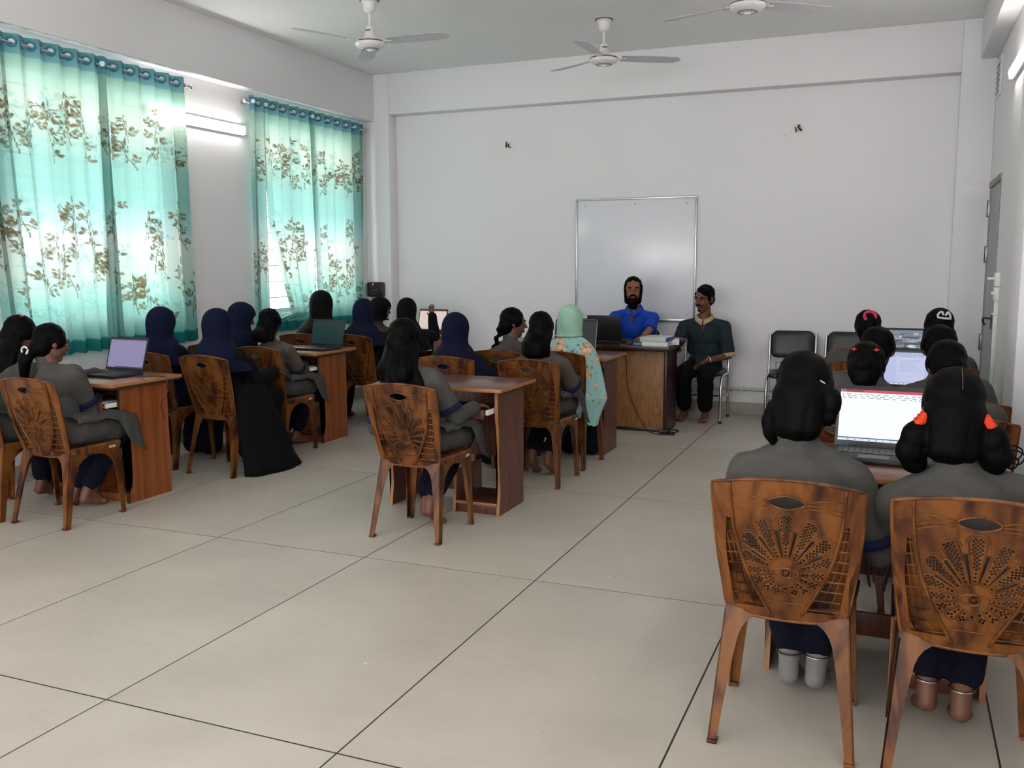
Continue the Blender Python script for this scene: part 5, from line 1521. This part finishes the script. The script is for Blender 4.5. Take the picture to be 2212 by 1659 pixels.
# the black gown's train draped over the right of the chair down to the floor
bm = bmesh.new(); rings_ = []
for i in range(17):
    t = i / 16; z = 0.62 * (1 - t) + 0.004
    cx_ = .14 + .12 * t ** 0.8 + .045 * max(0, t - .8) * 5 * .35; cy_ = 0.02 + .10 * t; a = .05 + .052 * t ** .6 + .05 * max(0, t - .88) * 8 * .3; b = .14 + .13 * t ** .6 + .05 * max(0, t - .88) * 8 * .4
    rings_.append(ringpts((cx_, cy_, z), a, b, 36, 2.2, lambda th: t * (.05 * math.sin(4 * th + 1) + .04 * math.sin(7 * th + 2 * t) + .02 * math.sin(13 * th))))
add_loft(bm, rings_, True, True); bm_obj('gown_train', bm, M['black_gown'], d['root'], True)
person('person in taupe cape working at the dark teal laptop', ch('E'), (-4.53, 5.96, 1.0), hair='mid', hairbot=.88, uniform='grey_brown', yaw=5, pitch=10, hands={1: (-4.44, 6.27, .655), -1: (-4.62, 6.15, .62)}, fine=True, curl=0.35, feet={1: (-.02, .34, .1), -1: (-.15, .36, .1)}, flaps=(0, 1))
person('person in tall black hijab in front of the corner curtain', ch('N'), (-4.89, 7.2, 1.09), hijab=('black_hijab', .70, .09), gown='black_gown', pitch=8, k=1.05, sw=.165)
person('person in navy hijab right of the dark teal laptop', ch('F'), (-4.45, 7.22, 1.03), hijab=('navy_hijab', .74, .09), gown='navy_gown', yaw=-10)
person('person in black headscarf and grey cape in profile below the charger', ch('G4'), (-4.69, 7.92, 1.02), hijab=('black_hijab', .93, .0), gown=None, yaw=-75, pitch=12)
d = person('person in black hijab raising one hand beside cream laptop screen', ch('W6'), (-4.33, 7.80, 1.02), hijab=('black_hijab', .66, .13), gown='black_gown', pitch=12, hands={1: (-4.33 + .11, 8.10, .95)}, fine=True, curl=0.25)
# --- centre column
d = person('person in grey uniform seated at the empty walnut desk', ch('G'), (-2.47, 4.42, 1.045), hair='wavy', hairbot=.735, yaw=-6, pitch=14, hands={1: (-2.16, 4.66, .66), -1: (-2.60, 4.6, .66)}, fine=True, feet={1: (.03, .12, .55), -1: (-.06, .22, .3)})
person('person in navy hijab just behind the empty walnut desk', ch('H'), (-2.845, 5.82, 1.0), hijab=('navy_hijab', .70, .16), gown='navy_gown', yaw=-8, pitch=12)
person('person in taupe cape with navy trim left of the floral shawl', ch('I'), (-2.205, 5.82, 1.02), hair='mid', hairbot=.845, uniform='grey_brown', pitch=10, feet={-1: (-.10, .16, .6), 1: (.03, .16, .55)})
person('person in grey cape in profile looking right, before the back wall', ch('J'), (-2.645, 6.40, 1.015), hair='braid', yaw=-62, pitch=6)
d = person('person in mint hijab with floral ruffled shawl', ch('K'), (-2.165, 6.30, 1.045), hijab=('mint', .945, .0), gown='navy_gown', pitch=10)
def floral_shawl(d):
    Nb, hip = d['Nb'], d['hip']; n = 120; rows = 130; co = np.zeros((rows, n, 3)); root = d['root']
    z0, z1 = Nb.z + .05, .29
    for j in range(rows):
        t = j / (rows - 1)
        for q in range(n):
            th = 2 * PI * q / n; right = max(0, math.cos(th)); back = max(0, -math.sin(th))
            zb = z1 + .12 * (1 - right ** 1.5) + .10 * max(0, -math.cos(th))
            z = z0 + (zb - z0) * t
            tt = (z - hip.z) / (Nb.z - hip.z); c = hip.lerp(Nb, min(max(tt, -.2), 1.1))
            s = 1 - math.exp(-(z0 - z) / .06); s2 = min(1, (z0 - z) / .45)
            a = .075 + .115 * s + (.085 * s2 if right > 0 else .02 * s2); b = .08 + .075 * s + .03 * s2
            if z < .50: a -= .35 * (.50 - z) * (right > 0)
            ru = max(0, (t - .9) / .1); f = 1 + s2 * (.05 * math.sin(6 * th + 2.0 * t) + .03 * math.sin(11 * th + 1)) + ru * (.07 * math.sin(34 * th))
            co[j, q] = (c.x + .012 + a * math.cos(th) * f, c.y - .015 + b * math.sin(th) * f, z + ru * .006 * math.sin(17 * th))
    me = bpy.data.meshes.new('shawl'); F = []
    for j in range(rows - 1):
        for q in range(n): F.append((j * n + q, j * n + (q + 1) % n, (j + 1) * n + (q + 1) % n, (j + 1) * n + q))
    me.from_pydata(co.reshape(-1, 3).tolist(), [], F); me.update(); shade(me)
    r = np.random.default_rng(21); col = np.tile(np.array(srgb(150, 196, 192)), (rows, n, 1))
    P = co; top = np.clip((np.arange(rows) / rows - .92) / .03, 0, 1)[:, None, None]; col = col * (1 - top) + np.array(srgb(140, 200, 178)) * top
    def dab(p, rad, c, al=1.0):
        dist = np.linalg.norm(P - p, axis=-1); m = (np.clip((rad - dist) / (rad * .35), 0, 1) * al)[..., None]; return col * (1 - m) + np.array(c) * m
    for k in range(120):
        j = int(rows * r.uniform(.04, .9)); q = int(n * r.uniform(0, 1)); c0 = P[j, q]
        for m in range(r.integers(1, 4)):
            c = c0 + r.normal(0, .024, 3)
            for l in range(5): col = dab(c + r.normal(0, .03, 3), .011, srgb(74, 84, 66), .9)
            for l in range(3): col = dab(c + r.normal(0, .018, 3), .013, srgb(110, 92, 70), .6)
            col = dab(c, .030, srgb(214, 166, 128)); col = dab(c + r.normal(0, .008, 3), .020, srgb(236, 206, 176), .9); col = dab(c + r.normal(0, .006, 3), .010, srgb(196, 124, 84), .9)
    for k in range(90): j, q = r.integers(rows), r.integers(n); col = dab(P[j, q], .012, srgb(112, 168, 170), .6)
    at = me.color_attributes.new('print', 'FLOAT_COLOR', 'POINT'); at.data.foreach_set('color', np.concatenate([col, np.ones((rows, n, 1))], -1).astype(np.float32).ravel())
    o = mesh_obj('shawl', me, M['floral'], root); md = o.modifiers.new('s', 'SOLIDIFY'); md.thickness = .003
floral_shawl(d)

# --- right column
d = person('person in grey cape and pale socks on the left foreground chair', ch('L'), (-.255, 2.985, 1.05), hair='loops', yaw=-6, pitch=24, fine=True, hands={1: (-.06, 3.20, .655)}, feet={-1: (-.03, .34, .15), 1: (.075, .34, .15)}, socks=True, k=1.0, sw=.158, flaps=(0, 1))
for s in (-1, 1):
    ank = d['leg'][s][1]; torus_obj('anklet', ank + V((0, 0, .022)), .043, .0028, M['dark_metal' if s < 0 else 'silver'], d['root'])
tube('hair_pin', [d['hp'](.062, -.100, .012), d['hp'](.074, -.088, .008)], .0018, M['clip_white'], d['root'], 6)
d = person('person in grey cape with two orange scrunchies, right foreground', ch('M_'), (.165, 2.955, 1.02), hair='pigtails', yaw=2, pitch=22, fine=True, k=1.0, sw=.165, hands={-1: (.06, 3.3, .655)}, feet={-1: (-.09, .28, .35), 1: (.02, .24, .35)})
for s in (-1, 1):
    torus_obj('scrunchie', d['hp'](s * .088, -.045, -.040), .023, .0125, M['scrunchie'], d['root'], Matrix.Rotation(s * 0.9, 3, 'Y') , 22, 0.25)
    torus_obj('anklet', d['leg'][s][1] + V((0, 0, .015)), .036, .0025, M['silver'], d['root'])
bm = bmesh.new()      # white parting line on the scalp
add_tube(bm, [d['hp'](.012, -.024 + .0985 * math.sin(a), .038 + .0895 * math.cos(a)) for a in np.linspace(-1.6, -0.75, 10)], .0010, 5); bm_obj('hair_parting', bm, M['fan_trim'], d['root'], True)
for q in range(3):    # loose curl by the right pigtail
    b = d['hp'](.15, -.05, -.115) + V((.008 * math.sin(q * 2), .01 * q, -.016 * q)); tube('hair_curl', spline([b + V((-.03, 0, .01)), b + V((.0, -.004, .014)), b + V((.022, 0, 0)), b + V((.012, 0, -.024)), b + V((-.008, 0, -.022))], 5), .0022, M['hair'], d['root'], 5)
d = person('person with two red hair clips beyond the white document screen', ch('R2a'), sw=.168, shd=.062, head=(-.115, 4.36, .985), hair='bun', yaw=-4, pitch=26)
for s in (-1, 1): star(d['root'], backM(d, s * .048, -.108, .055, -.3), 'clip_red', 4, .014, .004)
person('person in grey cape bending directly beyond the orange scrunchies', ch('R2b'), sw=.168, shd=.062, head=(.208, 4.40, 1.0), hair='bun', yaw=10, pitch=22)
person('person in grey cape touching the left side of pale blue screen', ch('R3a'), sw=.168, shd=.062, head=(-.080, 4.97, 1.015), hair='bun', yaw=-14, pitch=20)
person('person in grey cape directly below the white bow clip', ch('R3b'), sw=.168, shd=.062, head=(.198, 4.98, 1.03), hair='bun', yaw=10, pitch=20)
d = person('person with pink scrunchie raising one hand near black chairs', ch('R4a'), sw=.168, shd=.062, head=(-.172, 6.46, 1.03), hair='highpony', yaw=6, pitch=14, hands={-1: (-.385, 6.60, .80)}, fine=True, curl=.3)
torus_obj('scrunchie', d['hp'](.005, -.118, .062), .03, .013, M['pink'], d['root'], d['H3'] @ Matrix.Rotation(1.2, 3, 'X'), 22, .2)
d = person('person with white bow clip beside the grey door', ch('R4b'), sw=.168, shd=.062, head=(.25, 6.43, 1.04), hair='long', hairbot=.80, yaw=6, pitch=14, k=1.02)
Mb = backM(d, .01, -.120, .045, .2, 0.1)
bw = [[(-.034, 0, 0), (-.036, -.006, .018), (-.018, -.008, .034), (-.006, -.006, .014)], [(.006, -.006, .012), (.016, -.008, .034), (.03, -.006, .02), (.036, 0, 0)], [(-.038, -.004, -.002), (0, -.010, -.004), (.04, -.004, -.002)]]
bm = bmesh.new()
for P_ in bw: add_tube(bm, [Mb @ q for q in spline(P_, 5)], .0068, 8)
bm_obj('hair_clip', bm, M['clip_white'], d['root'], True)
# ------------------------------------------------------------------ the two men, facing the class
def man(label, base, rz, head, yaw, pitch, shirt, collar, cuff, skin, hands, feet, k=1.06, extra=None, beard=None, roll=0):
    bx, by = base
    d = person(label, base, head, hair='short', uniform=shirt, tunic=shirt, trousers='black_trouser', skin=skin, rz=rz, yaw=yaw, pitch=pitch, roll=roll, hands=hands, feet=feet, fine=True, sw=.185, k=k, cape=False, flaps=(0, 0), curl=.55, extra=extra, seat_dy=0.0, shd=.082, tw=.016)
    root = d['root']
    for o in list(root.children):
        if o.name.startswith('tunic'): bpy.data.objects.remove(o)
    up, xr, yr_, Nb, hip, sh, arm, Rt = (d[q] for q in ('up', 'xr', 'yr', 'Nb', 'hip', 'sh', 'arm', 'Rt'))
    P = [ell(hip + V((0, .02, .03)), (.165, .13, .11)), ell(d['waist'], (.150, .12, .12), Rt), ell(d['chest'], (.175, .122, .15), Rt), cap(Nb + xr * .05 - up * .038, .044, sh[1], .060), cap(Nb - xr * .05 - up * .038, .044, sh[-1], .060)]
    for s in (-1, 1):
        e, w = arm[s]; P += chain([sh[s], sh[s].lerp(e, .86)], [.062, .060])
    blob('polo_shirt', P, M[shirt], root, .010, 5, None, .006, 5)
    for s in (-1, 1):
        e, w = arm[s]; t = (e - sh[s]).normalized(); c = sh[s].lerp(e, .95)
        bm = bmesh.new(); n = t.orthogonal().normalized(); m = t.cross(n)
        add_loft(bm, [[c + t * q + (n * math.cos(a) + m * math.sin(a)) * r for a in np.linspace(0, 2 * PI, 20, endpoint=False)] for q, r in ((-.012, .0635), (.012, .0625), (.024, .0605))], False, False)
        o = bm_obj('sleeve_hem', bm, M[cuff], root, True); o.modifiers.new('s', 'SOLIDIFY').thickness = .004
    # collar with two points and an open neck
    for s in (-1, 1):
        bm = bmesh.new(); rows = []
        for q in range(11):
            t = q / 10; a = PI * (1.5 - s * 0.98 * t) if s > 0 else PI * (1.5 + 0.98 * t); 
            r0 = .062; r1 = .076 + .012 * t; z0_, z1_ = .040 - .050 * t ** 1.5, .010 - .062 * t ** 2.2
            cth, sth = math.cos(a), math.sin(a)
            rows.append([Nb + xr * (r0 * cth) + yr_ * (r0 * sth * .95) + up * z0_, Nb + xr * ((r0 + r1) / 2 * cth * 1.05) + yr_ * ((r0 + r1) / 2 * sth) + up * (z0_ + .004), Nb + xr * (r1 * cth * 1.12) + yr_ * ((r1 + .02 * t) * sth) + up * z1_])
        add_loft(bm, rows, False, False, False); o = bm_obj('collar', bm, M[collar], root, True); o.modifiers.new('s', 'SOLIDIFY').thickness = .005
    # skin of the open neck
    f = [Nb + yr_ * .088 - up * .035, Nb + yr_ * .118 - up * .115]
    bm = bmesh.new()
    A = [Nb + xr * -.036 + yr_ * .070 - up * .02, Nb + xr * .036 + yr_ * .070 - up * .02, Nb + yr_ * .122 - up * .125, Nb + yr_ * .092 - up * .03]
    vs = [bm.verts.new(p) for p in A]; bm.faces.new((vs[0], vs[3], vs[2])); bm.faces.new((vs[3], vs[1], vs[2])); bm.faces.new((vs[0], vs[1], vs[3]))
    bmesh.ops.solidify(bm, geom=bm.faces[:], thickness=.004); bm_obj('open_neck', bm, M[skin], root)
    tube('placket', [d['chest'] + yr_ * (.124) + up * .02, d['chest'] + yr_ * (.126) - up * .05], .006, M[collar if shirt != 'teal_polo' else shirt], root, 6)
    hp, H3, k_ = d['hp'], d['H3'], d['k']
    if beard == 'full':
        Bd = [ell(hp(0, .048, -.095), V((.055, .048, .048)) * k_, H3), ell(hp(0, .052, -.13), V((.045, .036, .038)) * k_, H3)]
        for s in (-1, 1): Bd += chain([hp(s * .066, .005, -.005), hp(s * .064, .018, -.045), hp(s * .048, .04, -.09)], [.010 * k_, .016 * k_, .028 * k_])
        Bd += chain([hp(-.03, .078, -.052), hp(-.012, .094, -.038), hp(.012, .094, -.038), hp(.03, .078, -.052)], [.008, .0085, .0085, .008])
        blob('beard', Bd, M['hair'], root, .006, 2)
    else:
        blob('moustache', chain([hp(-.028, .082, -.048), hp(-.01, .095, -.037), hp(.01, .095, -.037), hp(.028, .082, -.048)], [.0055, .0075, .0075, .0055]), M['hair'], root, .004, 1)
        blob('stubble', [ell(hp(0, .066, -.092), V((.020, .016, .010)) * k_, H3)], M['hair'], root, .005, 1)
    return d
# local +y is the facing direction, so rz = 180 turns them to the class
d = man('person in royal blue polo behind the teacher desk', (-2.31, 8.60), 180, (-2.30, 8.50, 1.205), 14, 0, 'blue_polo', 'blue_collar', 'blue_polo', 'skin_m', {-1: (-2.07, 8.0, .80), 1: (-2.50, 8.08, .79)}, {}, 1.08, None, 'full')
d = man('person in dark teal polo with beige collar holding a phone', (-1.645, 8.66), 180, (-1.65, 8.58, 1.13), -22, 8, 'teal_polo', 'beige_collar', 'beige_collar', 'skin_d', {1: (-1.80, 8.22, .775), -1: (-1.58, 8.42, .575)}, {-1: (-.045, .24, .05), 1: (.17, .22, .05)}, 1.06, 'fringe', None, -4)
e, w = d['arm'][-1]; t = (w - e).normalized()
torus_obj('wrist_watch', w - t * .02, .031, .006, M['gold_watch'], d['root'], t.to_track_quat('Z', 'Y').to_matrix())
ph_ = thing('mobile_phone', 'black mobile phone in the hand of the dark polo wearer', 'phone', (-1.63, 8.36, .56), 0.3)
bm = bmesh.new(); bbox(bm, -.037, .037, -.075, .075, -.004, .004, .003, Matrix.Rotation(.5, 4, 'X')); bm_obj('phone_body', bm, M['black_plastic'], ph_, 40)
bm = bmesh.new(); bbox(bm, -.033, .033, -.07, .07, .004, .0046, .0, Matrix.Rotation(.5, 4, 'X')); bm_obj('phone_screen', bm, M['laptop_black'], ph_)
